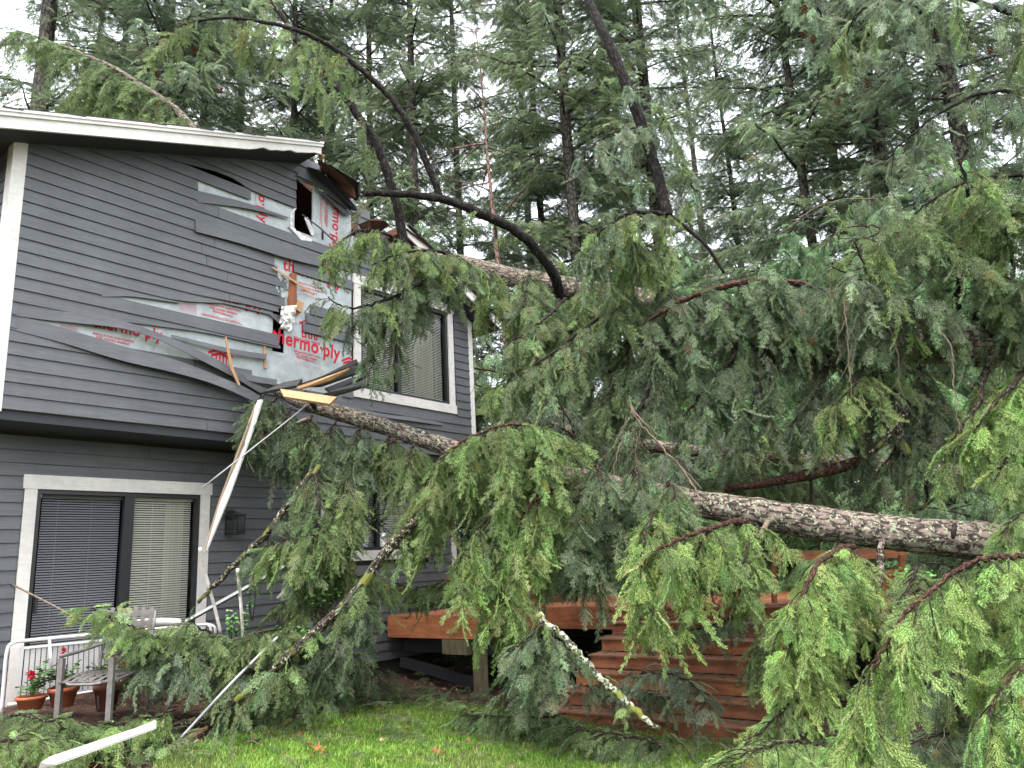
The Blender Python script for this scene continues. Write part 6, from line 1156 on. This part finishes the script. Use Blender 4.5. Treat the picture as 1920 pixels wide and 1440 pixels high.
def maple(x, y, s, m, label):
    c = G(x, y)+hZ*.085; b = MB(); q = random.Random(int(x)); a0 = q.uniform(0, 6.28); P = []; up = nrm(np.array([q.gauss(0, .35), q.gauss(-.25, .3), 1.])); e1 = nrm(np.cross(up, (0, 1, .1))); e2 = np.cross(up, e1)
    for k in range(20):
        rr = (1.0 if k % 4 == 0 else .42 if k % 2 else .72)*s*(1 if k not in (9, 10, 11) else .6); a = a0+k*math.pi/10; P.append(c+(e1*math.cos(a)+e2*math.sin(a))*rr+up*(.25*rr*abs(math.sin(a*1.5))))
    b.add([c+up*.0]+P, [(0, 1+k, 1+(k+1) % 20) for k in range(20)]); b.tube([c, c-e1*s*1.1+up*.02], .002, 4); tag(b.build('maple_leaf', M[m], None), label, 'leaf', 'fallen maple leaves')
LV = [(596, 1424, .085, 'mapleleaf', 'large orange leaf nearest the bottom edge on the left of the lawn'), (578, 1412, .05, 'mapleleaf', 'orange leaf touching the big orange leaf, just above it'), (562, 1397, .045, 'mapleleaf2', 'pinkish brown leaf above the two orange leaves on the lawn'), (820, 1428, .08, 'mapleleaf2', 'dark brown star shaped leaf alone in the middle of the lawn'),
      (700, 1342, .06, 'mapleleaf', 'orange leaf at the mulch edge, left of a pair'), (719, 1337, .05, 'mapleleaf', 'bright orange leaf at the mulch edge beneath the deck'), (640, 1350, .05, 'mapleleaf', 'flat orange leaf on the lawn edge left of the fern'), (836, 1348, .045, 'mapleleaf2', 'brown leaf directly below the fern'), (933, 1321, .04, 'mapleleaf', 'orange leaf in front of the deck post'),
      (716, 1406, .04, 'tan_leaf', 'pale tan leaf in the middle left of the lawn'), (1272, 1402, .045, 'tan_leaf', 'pale tan leaf at the tip of the lichened limb'), (1075, 1415, .04, 'mapleleaf', 'small orange leaf right of centre on the lawn'), (1292, 1424, .045, 'mapleleaf2', 'brown leaf in the lower right of the lawn'), (1096, 1376, .03, 'mapleleaf', 'tiny orange leaf before the lowest step'), (1175, 1336, .035, 'mapleleaf2', 'brown leaf caught below the lowest riser')]
scr = MB(); LVn = len(LV)
for k in range(34):
    x, y = q.uniform(380, 1300), q.uniform(1345, 1436)
    if lawn_in(*G(x, y)[:2]) < -.3: continue
    c = G(x, y)+hZ*.08; a = q.uniform(0, 6.28); leaf_mesh(scr, c, (math.cos(a), math.sin(a), q.uniform(-.2, .4)), (q.gauss(0, .4), q.gauss(0, .4), 1), q.uniform(.03, .06), q.uniform(.02, .045), .3)
tag(scr.build('leaf_scraps', M['mapleleaf2'], None, kind='stuff'), 'small curled dead leaf scraps littering the grass', 'leaf scraps')
for a in LV: maple(*a)
tag_leaf = MB(); c = H(9.3, DK+.03, -4.0); leaf_mesh(tag_leaf, c, (.8, -.5, .1), (0, -.3, 1), .16, .10); tag(tag_leaf.build('fallen_leaf', M['tan_leaf'], None), 'cream leaf lying on the top step', 'leaf')
def fern(x, y, s, label, n=11, bias=0):
    c = G(x, y); t = thing('fern', label, 'fern', c); q = random.Random(int(x)); 
    for k in range(n):
        a = math.pi*(k/(n-1))*1.0+q.gauss(0, .15)+bias; d = np.array([math.cos(a)*.9, -math.sin(a)*.35, .55+q.uniform(0, .4)]); d = nrm(d); p = c.copy(); b = MB(); P = [p]
        for i in range(14):
            d = nrm(d+np.array([0, 0, -.075])); p = p+d*s/14; P.append(p); w2 = s*.16*math.sin(math.pi*min(1, (i+2)/15.5)); sv = nrm(np.cross(d, (0, 0, 1.)))
            for sg in (-1, 1): leaf_mesh(b, p, sv*sg+d*.25, (0, 0, 1), w2, w2*.22, .05)
        b.tube(P, np.linspace(.004, .001, len(P)), 4); b.build('frond', M['leaf_f'], t)
M['leaf_f'] = mat('fern_leaf', (.13, .20, .06), .6, noise=10, col2=(.19, .27, .09))
fern(822, 1334, .34, 'light green sword fern growing left of the deck post'); fern(980, 1330, .2, 'small fern in the shade right of the deck post', 7)
def leafy(x, y, d, h, w_, label, n=70, size=(.03, .055), m='leaf_s', ns=6, name='leafy_shrub'):
    c = W(x, y, d); t = thing(name, label, 'shrub', c); q = random.Random(int(x+y)); st = MB(); lf = MB()
    for k in range(ns):
        e = c+np.array([q.uniform(-w_, w_), q.uniform(-.15, .15), h*q.uniform(.6, 1.1)]); mid = lerp(c, e, .5)+np.array([q.gauss(0, .04), 0, .03]); P = smooth_path([c+np.array([q.gauss(0, w_*.3), 0, 0]), mid, e], 10); st.tube(P, np.linspace(.005, .002, 10), 4)
        for i in range(n//ns):
            p = P[q.randrange(3, 10)]; a = q.uniform(0, 6.28); leaf_mesh(lf, p+np.array([q.gauss(0, .02) for _ in range(3)]), (math.cos(a), math.sin(a), q.uniform(-.3, .3)), (q.gauss(0, .3), q.gauss(-.4, .3), 1), q.uniform(*size), q.uniform(size[0]*.7, size[1]*.75))
    st.build('stems', M['twig'], t); lf.build('leaves', M[m], t, kind='stuff')
leafy(438, 1215, 7.6, .42, .12, 'round leaved green shrub beside the right birch stem', 90)
leafy(470, 1165, 7.9, .5, .06, 'slim leafy shoot rising behind the right birch stem', 50, (.025, .04), ns=3)
leafy(600, 1160, 7.8, .42, .3, 'glossy green shrub left of the deck below the drooping boughs', 200, (.03, .06), ns=12)
leafy(700, 1000, 8.8, .3, .25, 'dark green leafy shrub in front of the lower window', 120, (.04, .07), 'leaf_g', 8)
leafy(560, 1240, 7.6, .35, .3, 'leafy shrub among the fallen boughs left of the deck opening', 160, (.03, .055), ns=10)
leafy(1720, 1130, 6.8, .3, .25, 'bright shrub with pointed leaves under the planter box', 130, (.04, .07), ns=8)
b = MB(); q = random.Random(4)
for k in range(60):
    x, y = q.uniform(690, 830), q.uniform(1285, 1325); p = G(x, y); b.tube([p, p+np.array([q.gauss(0, .08), q.gauss(0, .05), q.uniform(.05, .22)])], [.0025, .001], 4)
tag(b.build('dry_stalks', M['twig_red'], None, kind='stuff'), 'reddish dry stalks standing in the mulch under the deck', 'stalks')
